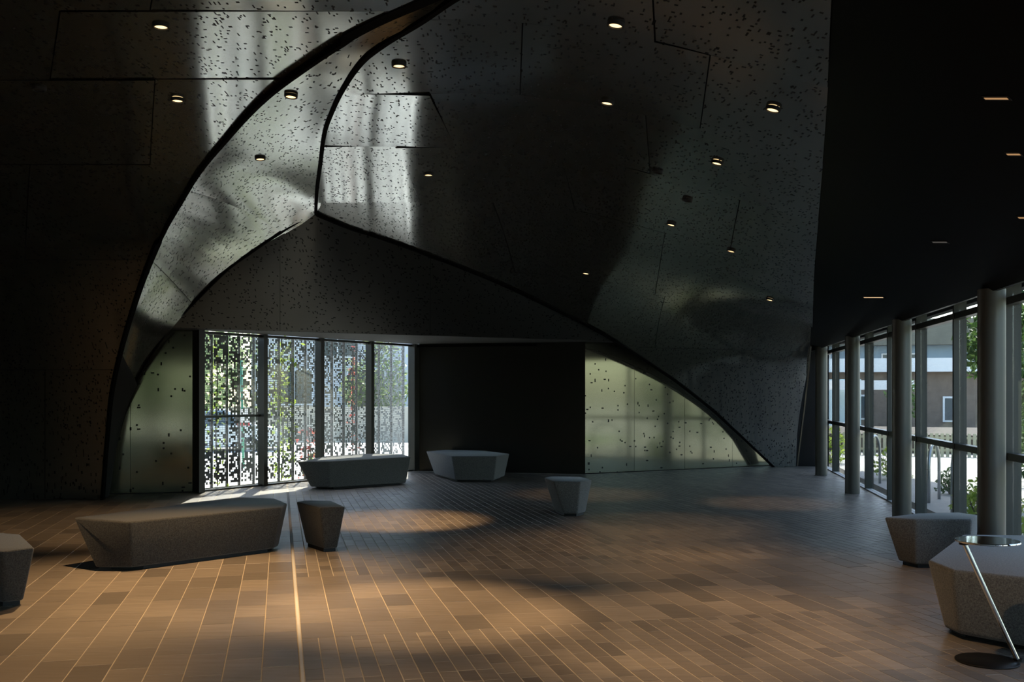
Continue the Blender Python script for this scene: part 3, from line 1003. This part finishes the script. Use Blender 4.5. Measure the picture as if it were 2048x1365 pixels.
bench('upholstered_bench', [((1854,1120),(1889,1257)), ((1903,1140),(1917,1270)), ((2130,1164),(2105,1306)), ((2200,1128),None), ((2150,1072),None), ((1923,1069),None)],
      'big grey felt bench cut by the right edge, behind the chrome table', 'bench', G, M['felt'], bev=.03)

# ------------------------------------------------------------------ chrome side table
bc = on_z(1974, 1324, .0)
tb = empty('side_table', (bc.x, bc.y, 0)); tag(tb, 'chrome side table with slanting stem and round mirror top', 'table')
TH = .750
tpos = P(1975, 1081, bc.y); off = Vector((tpos.x - bc.x, 0, 0)); TH = tpos.z
o = MB().lathe([(.0,0),(.180,0),(.184,.003),(.184,.007),(.180,.010),(0,.010)], 56).build('base', M['table_base'], tb); shade_auto(o)
o = MB().lathe([(.0,TH-.012),(.184,TH-.012),(.187,TH-.009),(.187,TH-.003),(.184,TH),(0,TH)], 56).build('tabletop', M['chrome'], tb)
o.location = off; shade_auto(o)
pa = P(1926, 1092, bc.y) - Vector((bc.x, bc.y, 0)); pb = P(2034, 1329, bc.y) - Vector((bc.x, bc.y, 0))
pa.z = TH - .012; pb.z = .008; pa.y = -.01; pb.y = -.01
o = MB().tube([pa, pa.lerp(pb, .5), pb], .0145, 16).build('stem', M['chrome'], tb); shade_auto(o)
o = MB().lathe([(0,0),(.028,0),(.028,.012),(0,.012)], 20).build('socket', M['table_base'], tb)
o.location = (pa.x, pa.y, TH - .026); shade_auto(o)
o = MB().lathe([(0,0),(.026,0),(.026,.014),(0,.014)], 20).build('socket', M['table_base'], tb)
o.location = (pb.x, pb.y, .008); shade_auto(o)

# ------------------------------------------------------------------ downlights
def downlight(pos, nrm, label, lit=True, power=0, aim=None, r=.058, size=50, blend=.75, dim=False):
    root = empty('downlight', pos); tag(root, label, 'downlight', 'recessed downlights in the shells')
    q = (-nrm).to_track_quat('Z', 'Y')          # local -Z points out of the sheet into the room
    root.rotation_euler = q.to_euler()
    o = MB().lathe([(r*.80,-.004),(r*.80,-.016),(r,-.014),(r*1.04,-.002),(r*1.04,.01),(r*.80,.01),(r*.80,-.004)], 28).build('trim_ring', M['lamp_ring'], root); shade_auto(o)
    o = MB().lathe([(0,-.006),(r*.79,-.006),(r*.79,.004),(0,.004)], 28).build('lens', (M['lamp_dim'] if dim else M['lamp']) if lit else M['lamp_off'], root)
    if lit and power:
        ld = bpy.data.lights.new('lamp_beam', 'SPOT'); ld.energy = power; ld.color = (1.0, .65, .33)
        ld.spot_size = math.radians(size); ld.spot_blend = blend; ld.shadow_soft_size = .04
        lo = bpy.data.objects.new('lamp_beam', ld); col.objects.link(lo)
        lo.parent = root
        wp = Vector(pos) + nrm*.05
        t = Vector((aim[0], aim[1], 0)) if aim is not None else Vector((pos[0], pos[1], 0))
        lo.matrix_parent_inverse = Matrix.Identity(4)
        Mw = Matrix.Translation(Vector(pos)) @ q.to_matrix().to_4x4()
        lo.matrix_basis = Mw.inverted() @ (Matrix.Translation(wp) @ (t - wp).to_track_quat('-Z', 'Y').to_matrix().to_4x4())
def on_vault(x, y, zf, far):
    p = hit(x, y, zf, far); return p, nrm_of(zf, min(p.y, far-.1), p.x)
def mid_at(x, y):
    best = None
    for a in range(281):
        for b in range(1, 20):
            p, nr = mid_pt(a*.05, b/20)
            qx, qy = CX + FPX*p.x/p.y, HOR - FPX*(p.z-EYE)/p.y
            e = (qx-x)**2 + (qy-y)**2
            if best is None or e < best[0]: best = (e, p, nr)
    return best[1], (best[2] if best[2].z < 0 else -best[2])
def aim_px(x, y):
    p = on_z(x, y); return (p.x, p.y)
LR = (z_right, FAR_R); LL = (z_left, FAR_L)
for (x, y, surf, lab, lit, pw, aim, sz) in [
    (322, 48, 'L', 'lit downlight at the top of the left shell, beside its bright reflections', 1, 260, (220,1290), 36),
    (355, 197, 'L', 'lit downlight of the left shell, lower of its two', 1, 820, (300,1175), 62),
    (582, 190, 'M', 'upper lit downlight in the curved rib', 1, 520, (530,1165), 58),
    (517, 315, 'M', 'lower lit downlight in the curved rib', 1, 420, (270,1052), 56),
    (798, 127, 'R', 'lit downlight in the bright patch of the great vault', 1, 1050, (835,1220), 38),
    (857, 347, 'R', 'lit downlight at the lower tip of the bright patch', 1, 1050, (800,1042), 34),
    (1232, 45, 'R', 'uppermost lit downlight of the great vault', 1, 560, (1390,1262), 48),
    (1215, 202, 'R', 'lit downlight below the uppermost one in the great vault', 1, 240, (1180,1110), 50),
    (1547, 215, 'R', 'lit downlight beside the bluish side of the great vault', 1, 260, (1560,1160), 52),
    (1435, 323, 'R', 'small lit downlight in the middle right of the great vault', 1, 150, (1340,1085), 46),
    (1343, 447, 'R', 'small lit downlight left of the faint one', 1, 90, None, 46),
    (1463, 500, 'R', 'faint downlight on the great vault, right of the small lit one', 2, 0, None, 46),
    (1172, 545, 'R', 'lit downlight lowest on the left of the great vault', 1, 70, None, 46),
    (1540, 598, 'R', 'lit downlight lowest on the right of the great vault', 1, 70, None, 46),
    (78, 175, 'L', 'unlit downlight in the dark left shell', 0, 0, None, 40),
    (1315, 341, 'R', 'unlit downlight in the great vault, higher of the two', 0, 0, None, 40),
    (1375, 398, 'R', 'unlit downlight in the great vault, lower of the two', 0, 0, None, 40),
    ]:
    if surf == 'L': p, nr = on_vault(x, y, *LL)
    elif surf == 'R': p, nr = on_vault(x, y, *LR)
    else: p, nr = mid_at(x, y)
    a = aim_px(*aim) if aim else None
    downlight(p + nr*.012, nr, lab, bool(lit), pw, a, size=sz, dim=(lit == 2))
# the rows of lamps go on overhead, above the picture
for (x, y, pw, lab) in [(-1.7, 5.0, 200, 'second from the left'), (-3.4, 5.3, 340, 'first on the left'), (.2, 4.9, 270, 'third from the left'), (1.35, 5.6, 170, 'fourth and last on the right')]:
    zf = z_left if x < -1 else z_right
    downlight(Vector((x, y, zf(y, x) - .012)), nrm_of(zf, y, x), 'lit downlight in the row overhead, ' + lab, True, pw, (x + (1.7 if x > 1 else 0), y + (.9 if x > 1 else .2)), size=46)

# glowing bars added in place of lamp reflections on the black slope
def on_black(x, y):
    """where the view ray meets the black slope"""
    me = wall_right.data
    o = Vector((0,0,EYE)); dr = (P(x, y, 10) - o).normalized()
    ok, loc, nr, _ = wall_right.ray_cast(o, dr)
    return (loc, nr if nr.dot(dr) < 0 else -nr) if ok else (P(x,y,8), -dr)
def slot(x, y, w, label, mat):  # self-glowing bar where a mirrored downlight would show; no lamp fitting
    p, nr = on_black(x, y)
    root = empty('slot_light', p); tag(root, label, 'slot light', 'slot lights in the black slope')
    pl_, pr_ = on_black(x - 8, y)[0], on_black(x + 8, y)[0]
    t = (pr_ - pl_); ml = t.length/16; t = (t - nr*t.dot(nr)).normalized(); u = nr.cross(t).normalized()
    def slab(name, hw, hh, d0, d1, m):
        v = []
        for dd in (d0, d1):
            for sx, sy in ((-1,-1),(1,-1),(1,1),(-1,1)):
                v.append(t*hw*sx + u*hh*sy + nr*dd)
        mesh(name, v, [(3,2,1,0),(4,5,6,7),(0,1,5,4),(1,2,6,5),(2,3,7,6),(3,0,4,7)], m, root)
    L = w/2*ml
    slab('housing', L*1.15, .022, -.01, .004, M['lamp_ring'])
    slab('lens', L, .007, .0, .006, mat)  # emissive face carrying the reflected glow, not a lamp lens
M['slot_a'] = emit('amber_slot_lens', (1.0, .55, .24), .42)  # emission stands in for lamp light mirrored in the slope
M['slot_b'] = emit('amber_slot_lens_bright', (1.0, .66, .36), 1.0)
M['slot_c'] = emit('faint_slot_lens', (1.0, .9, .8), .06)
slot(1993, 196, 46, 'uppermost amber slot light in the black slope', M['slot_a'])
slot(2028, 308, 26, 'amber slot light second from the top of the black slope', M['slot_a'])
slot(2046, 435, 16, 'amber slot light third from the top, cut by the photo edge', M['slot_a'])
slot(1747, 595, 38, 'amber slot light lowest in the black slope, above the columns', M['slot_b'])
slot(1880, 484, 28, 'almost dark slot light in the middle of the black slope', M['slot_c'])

# ------------------------------------------------------------------ outside: ground
o = MB().box((-60, -30, -.30), (90, 140, -.20)).build('ground', M['pavement']); tag(o, 'pale outdoor ground around the building', 'ground', kind='structure')
o = MB().add([(glz_x(-8)+.35,-8,-.02),(40,-8,-.02),(40,40,-.02),(glz_x(40)+.35,40,-.02),(glz_x(-8)+.35,-8,-.2),(40,-8,-.2),(40,40,-.2),(glz_x(40)+.35,40,-.2)],
             [(0,1,2,3),(7,6,5,4),(0,4,5,1),(1,5,6,2),(2,6,7,3),(3,7,4,0)]).build('pavement', M['pavement'])
tag(o, 'pale pavement outside the side glazing', 'pavement', kind='structure')
o = MB().box((9.4, -6, -.018), (17, 14.5, .0)).build('lawn', M['grass'])  # outside the view; put in to send green into the reflections
tag(o, 'mown lawn beyond the pavement, outside the near part of the side glazing', 'lawn', kind='structure')
o = MB().add([(-30,17.2,-.02),(-7,17.2,-.02),(-5.6,17.4,-.02),(-2.2,22.4,-.02),(3,23.2,-.02),(3,34,-.02),(-30,34,-.02)] +
             [(-30,17.2,-.2),(-7,17.2,-.2),(-5.6,17.4,-.2),(-2.2,22.4,-.2),(3,23.2,-.2),(3,34,-.2),(-30,34,-.2)],
             [(0,1,2,3,4,5,6),(13,12,11,10,9,8,7)] + [(i,i+7,(i+1)%7+7,(i+1)%7) for i in range(7)]).build('path', M['paving'])
tag(o, 'pale path behind the perforated screen', 'path', kind='structure')

def leaves(n, fn, size, seed, rnd=None):
    """n small pointed leaves; fn(random) -> position"""
    r = random.Random(seed); V, F = [], []
    for _ in range(n):
        c = fn(r); a = Vector((r.gauss(0,1), r.gauss(0,1), r.gauss(0,1))).normalized()
        b = a.cross(Vector((r.gauss(0,1), r.gauss(0,1), r.gauss(0,1)))).normalized()
        s = size*r.uniform(.6, 1.3); k = len(V)
        V += [c - a*s, c + b*s*.45, c + a*s, c - b*s*.45]; F.append((k,k+1,k+2,k+3))
    return V, F
def tree(name, loc, h, rad, n, size, mat, label, cat='tree', seed=1, trunk=.09, squash=1.0, low=.3):
    root = empty(name, loc); tag(root, label, cat)
    r = random.Random(seed)
    mb = MB()
    mb.tube([Vector((0,0,-.05)), Vector((.03,0,h*.4)), Vector((-.02,.02,h*.8))], [trunk, trunk*.75, trunk*.4], 10)
    for k in range(5):
        a = k*1.3 + r.random(); z = h*(.4 + .1*k)
        mb.tube([Vector((0,0,z)), Vector((math.cos(a)*rad*.4, math.sin(a)*rad*.4, z + h*.12)), Vector((math.cos(a)*rad*.75, math.sin(a)*rad*.75, z + h*.2))], [trunk*.4, trunk*.25, trunk*.1], 6)
    mb.build('trunk', M['bark'], root, smooth=True)
    clumps = [(Vector((r.uniform(-.7,.7)*rad, r.uniform(-.7,.7)*rad, h*r.uniform(low, .92))), rad*r.uniform(.35,.6)) for _ in range(16)]
    def fn(q):
        c, s = q.choice(clumps)
        d = Vector((q.gauss(0,1), q.gauss(0,1), q.gauss(0,1)*squash)).normalized()*s*q.random()**.4
        return c + d
    V, F = leaves(n, fn, size, seed+7)
    tag(mesh('foliage', V, F, mat, root), kind='stuff')
    return root
def bush(name, loc, w, h, n, size, mat, label, seed):
    root = empty(name, loc); tag(root, label, 'shrub')
    mb = MB(); r = random.Random(seed)
    for k in range(6):
        a = k*1.05
        mb.tube([Vector((0,0,-.02)), Vector((math.cos(a)*w*.25, math.sin(a)*w*.25, h*.7))], [.012,.005], 5)
    mb.build('stem', M['bark'], root)
    def fn(q):
        d = Vector((q.gauss(0,1), q.gauss(0,1), abs(q.gauss(0,1)))).normalized()*q.random()**.4
        return Vector((d.x*w/2, d.y*w/2, .04 + d.z*h))
    V, F = leaves(n, fn, size, seed+3)
    tag(mesh('foliage', V, F, mat, root), kind='stuff')
    return root

# behind the back window
def climber(name, pts, spread, n, size, mat, label, seed):
    """twining plant on a stem"""
    p0 = Vector((pts[0][0], pts[0][1], 0)); root = empty(name, p0); tag(root, label, 'climbing plant')
    c = catmull([Vector(p) - p0 for p in pts], 20)
    MB().tube(c, .012, 6).build('stem', M['bark'], root, smooth=True)
    def fn(q):
        b = q.choice(c)
        return b + Vector((q.gauss(0,1), q.gauss(0,1), q.gauss(0,.6)))*spread
    V, F = leaves(n, fn, size, seed)
    tag(mesh('foliage', V, F, mat, root), kind='stuff')
def wz(s, off, z):
    p = wpt(s, off); return (p.x, p.y, z)
climber('climbing_plant', [wz(2.55,.75,-.2), wz(2.62,.75,.8), wz(2.56,.78,1.6), wz(2.6,.75,2.6)], .13, 420, .06, M['leaf_lime'], 'lime green climber behind the screen, beside the second mullion', 4)
climber('climbing_plant', [wz(1.05,.75,-.2), wz(1.0,.75,1.0), wz(1.06,.78,1.9), wz(.98,.75,2.6)], .10, 160, .05, M['leaf_lime'], 'thin lime green climber behind the left bay of the screen', 6)
climber('climbing_plant', [wz(3.35,.8,-.2), wz(3.4,.8,.4), wz(3.32,.8,.9)], .12, 150, .06, M['leaf_red'], 'short russet climber low behind the third bay', 8)
climber('climbing_plant', [wz(4.62,.8,-.2), wz(4.6,.8,1.2), wz(4.63,.8,2.6)], .05, 150, .05, M['leaf_red'], 'tall russet climber beside the third mullion', 9)
bush('garden_shrub', (*wpt(3.85, 1.15), -.02), .5, .42, 260, .05, M['leaf_lime'], 'low lime shrub behind the bench at the back window', 12)
bush('garden_shrub', (*wpt(.2, 2.4), -.02), 1.4, .62, 500, .06, M['leaf_lime'], 'bright green shrub low in the left bay', 13)
o = MB().tube([wz(2.2,.9,-.2), wz(2.2,.9,3.4)], .035, 10).build('pole', M['red_pole'], smooth=True)
tag(o, 'dull red pole behind the screen, second bay', 'pole')
# street sign
sp = P(487, 840, 22.5)
sg = empty('street_sign', (sp.x, sp.y, 0)); tag(sg, 'small white and red street sign on a green pole', 'sign')
MB().tube([Vector((0,0,-.2)), Vector((-.05,0,2.4))], .028, 10).build('pole', M['green_pole'], sg, smooth=True)
MB().box((-.13,-.05,.96), (.15,-.03,1.30)).build('sign_plate', M['white'], sg)
MB().box((-.13,-.055,.93), (.15,-.035,1.0)).build('sign_band', M['red'], sg)
# parked car, side on
def car(loc, rz, label):
    root = empty('car', loc, rz); tag(root, label, 'car')
    prof = [(-2.1,.30),(-2.12,.62),(-1.95,.80),(-1.25,.90),(-.65,1.36),(.55,1.42),(1.35,.98),(1.95,.86),(2.1,.62),(2.08,.30)]
    def ext(name, pr, w0, w1, mat, top_in=0.0):
        v = []
        for s in (-1, 1):
            for x, z in pr:
                yy = s*lin(w1, w0, 0 if z < .92 else (z-.92)/.5*top_in)
                v.append((x, yy, z))
        n = len(pr)
        f = [tuple(range(n)), tuple(range(2*n-1,n-1,-1))] + [(i, i+n, (i+1)%n+n, (i+1)%n) for i in range(n)]
        o = mesh(name, v, f, mat, root)
        b = o.modifiers.new('bevel', 'BEVEL'); b.width = .05; b.segments = 2; b.limit_method = 'ANGLE'
        return o
    ext('body', prof, .66, .86, M['car'], 1.0)
    for s in (-1, 1):
        for pr in ([(-1.08,.93),(-.60,1.30),(-.05,1.33),(-.05,.93)], [(.02,.93),(.02,1.33),(.50,1.34),(1.1,.97)]):
            v = [(x, s*(lin(.86,.66,max(0,(z-.92)/.5)) + .012), z) for x, z in pr] + [(x, s*(lin(.86,.66,max(0,(z-.92)/.5)) - .02), z) for x, z in pr]
            mesh('side_window', v, [(0,1,2,3),(7,6,5,4),(0,4,5,1),(1,5,6,2),(2,6,7,3),(3,7,4,0)], M['winglass'], root)
        for x in (-1.3, 1.28):
            Mx = Matrix.Translation(Vector((x, s*.78, .31))) @ Matrix.Rotation(math.radians(90), 4, 'X')
            w = MB().lathe([(.0,-.09),(.25,-.10),(.31,-.07),(.31,.07),(.25,.10),(0,.09)], 24, Mx).build('wheel', M['tyre'], root)
            MB().lathe([(0,-.105),(.17,-.105),(.17,.105),(0,.105)], 16, Mx).build('hubcap', M['steel'], w)
        MB().box((-2.12, s*.6-.14, .56), (-2.06, s*.6+.14, .70)).build('lamp', M['white'], root)
car((-9.0, 29.5, -.2), math.radians(12), 'silver parked car behind the left bay of the back window')
# street backdrop beyond the screen
def facade(name, loc, rz, w, h, dep, mat, label, wins, roof=None, band=None):
    root = empty(name, loc, rz); tag(root, label, 'building')
    MB().box((-w/2, 0, -.2), (w/2, dep, h)).build('wall', mat, root)
    if roof: MB().box((-w/2-.5, -.7, h), (w/2+.5, dep+.3, h+roof)).build('roof', M['white'], root)
    if band: MB().box((-w/2, -.08, band[0]), (w/2, 0, band[1])).build('band', M[band[2]], root)
    for (x, z, ww, hh) in wins:
        fr_ = MB().box((x-ww/2-.1, -.1, z-.1), (x+ww/2+.1, .02, z+hh+.1)).build('window_frame', M['white'], root)
        MB().box((x-ww/2, -.12, z), (x+ww/2, -.1, z+hh)).build('window_pane', M['winglass'], fr_)
        MB().box((x-.03, -.14, z), (x+.03, -.12, z+hh)).build('glazing_bar', M['white'], fr_)
    return root
facade('building', (-4.5, 46, 0), 0, 15, 5.2, 8, M['greywall'], 'pale grey building behind the right bays of the back window',
       [(-5.5,1.2,1.6,1.5),(-2.2,1.2,1.6,1.5),(1.2,1.2,1.6,1.5),(4.6,1.2,1.6,1.5),(-3.5,3.4,1.6,1.2),(1.5,3.4,1.6,1.2)], .35)
o = MB().box((-12.5, 38.0, -.2), (2.5, 38.25, 1.15)).build('boundary_wall', M['render']); tag(o, 'cream boundary wall seen through the back window', 'wall', kind='thing')
tree('garden_tree', (-11.0, 34.6, -.2), 4.6, 2.3, 1500, .16, M['leaf_mid'], 'dense green tree behind the left bay of the back window', seed=31, low=.25)
tree('garden_tree', (-14.5, 42, -.2), 5.4, 2.6, 2200, .18, M['leaf_mid'], 'second green tree further left behind the window', seed=32, low=.25)
tree('garden_tree', (-5.8, 41.5, -.2), 4.2, 1.6, 1300, .15, M['leaf_mid'], 'narrow green tree behind the middle mullions', seed=33, low=.3)

# beyond the side glazing
facade('building', (23.2, 55, 0), math.radians(-14), 24, 2.85, 8, M['brickwall'], 'brown brick building with wide white eaves across the street',
       [(-8,.3,1.2,1.2),(-4.2,.3,1.2,1.2),(1.0,.2,.9,1.2),(4.6,.3,1.2,1.2),(8.5,.3,1.2,1.2)], .75)
p = P(1738, 780, 50)
aw = empty('awning', (p.x, 50, p.z)); tag(aw, 'white flat canopy on thin posts before the brick building', 'canopy')
MB().box((-1.9, -.9, 0), (1.9, 1.5, .46)).build('canopy_slab', M['white'], aw)
for x in (-1.8, 1.8): MB().tube([Vector((x, -.6, -p.z - .3)), Vector((x, -.6, .02))], .05, 8).build('post', M['steel'], aw)
b2 = facade('building', (30.5, 78, 0), math.radians(-14), 46, 5.4, 8, M['slate'], 'blue grey upper storey under an olive roof behind the brick building',
       [(-14,3.9,3,.8),(-7,3.9,3,.8),(0,3.9,3,.8),(7,3.9,3,.8)], None, (3.2, 3.8, 'white'))
MB().box((-24, -1.2, 5.4), (24, 8.4, 7.4)).build('roof', M['oliveroof'], b2)
facade('building', (17.4, 52, 0), 0, 1.5, 2.4, 3, M['paleblue'], 'pale blue kiosk beside the brick building', [], None)
# low picket fence
fa, fb = Vector((9.0, 27.5)), Vector((17.0, 24.0))
ft = (fb-fa).normalized()
fe = empty('picket_fence', (fa.x, fa.y, 0)); tag(fe, 'low weathered picket fence beyond the pavement', 'fence')
L = (fb-fa).length
me = None
for k in range(int(L/.13)):
    if me is None:
        o = MB().box((-.04,-.012,-.02), (.04,.012,.60)).build('picket', M['picket'], fe); me = o.data
    else: o = link(bpy.data.objects.new('picket', me), fe)
    q = ft*(k*.13); o.location = (q.x, q.y, 0); o.rotation_euler = (0,0,math.atan2(ft.y, ft.x))
for z in (.12, .45):
    mb = MB(); mb.obox(ft*L/2 + Vector((0,.03)), ft, Vector((-ft.y, ft.x)), L/2, .012, z, z+.06); mb.build('rail', M['picket'], fe)
o = MB().add([(9,29,-.02),(18.5,25,-.02),(18.5,31,-.02),(9,35,-.02),(9,29,.5),(18.5,25,.5),(18.5,31,.55),(9,35,.55)],
     [(3,2,1,0),(4,5,6,7),(0,1,5,4),(1,2,6,5),(2,3,7,6),(3,0,4,7)]).build('planting_bed', M['soil']); tag(o, 'dark raised planting bed behind the picket fence', 'bed')
# bicycle hoops
hl = ['nearest steel bicycle hoop outside the glazing', 'second steel bicycle hoop outside the glazing', 'third steel bicycle hoop outside the glazing', 'farthest steel bicycle hoop outside the glazing']
for k, (x, y) in enumerate([(1880,1018),(1836,1000),(1768,985),(1722,968)]):
    p = on_z(x, y)
    pts = [Vector((-.35,0,-.02)), Vector((-.35,0,.55))] + [Vector((-.35*math.cos(a), 0, .55 + .33*math.sin(a))) for a in [math.pi*q/10 for q in range(1,10)]] + [Vector((.35,0,.55)), Vector((.35,0,-.02))]
    rk = MB().tube(pts, .024, 10).build('bicycle_hoop', M['steel'], smooth=True); rk.location = (p.x + .25, p.y, 0); rk.rotation_euler = (0,0,math.radians(55))
    tag(rk, hl[k], 'bike rack', 'bicycle hoops')
def r_at(px, d): return ((px - CX)/FPX*d, d, -.02)
tree('street_tree', r_at(2030, 15.5), 3.6, 1.0, 2200, .075, M['leaf'], 'leafy green tree right of the nearest column', seed=41, low=.15, trunk=.06)
tree('street_tree', r_at(2090, 19), 4.2, 1.5, 1800, .09, M['leaf'], 'leafy tree at the right edge of the glazing', seed=42, low=.15, trunk=.07)
tree('street_tree', r_at(1812, 46), 2.4, .8, 500, .10, M['leaf'], 'small tree before the brick building', seed=43, low=.35, trunk=.06)
bush('garden_shrub', r_at(2030, 11.5), .9, .55, 420, .05, M['leaf_lime'], 'lime shrub outside, right of the nearest column', 51)
bush('garden_shrub', r_at(1955, 13.5), .7, .5, 320, .05, M['leaf_lime'], 'lime shrub outside, left of the nearest column', 52)
bush('garden_shrub', r_at(1783, 19.5), .8, .6, 320, .05, M['leaf_lime'], 'lime shrub outside, left of the third column', 53)
bush('garden_shrub', r_at(1660, 24), .9, .9, 320, .06, M['leaf_lime'], 'lime shrub outside beside the farthest column', 54)
bush('garden_shrub', r_at(1900, 16.6), .5, .4, 220, .045, M['leaf'], 'dark green shrub under the bicycle hoops', 55)

# garden outside the entrance glazing behind the viewer and along the side glazing (seen only in reflections)
for k, (x, y, h, r) in enumerate([(-8.5,-13,4.2,2.0), (-4.6,-15,3.6,1.8), (-1.0,-13.5,4.4,2.0), (2.8,-15,4.0,2.0), (11.5,-1.5,4.2,1.9), (12.2,3.2,4.6,2.0), (12.0,8.0,4.0,1.8), (11.0,12.2,4.4,1.7)]):
    tree('garden_tree', (x, y, -.2), h, r, 1400, .17, M['leaf'], ['first', 'second', 'third', 'fourth'][k % 4] + [' leafy tree in the row outside the entrance glazing', ' leafy tree in the row beside the side glazing, beyond the picture'][k > 3], seed=60+k, low=.12)
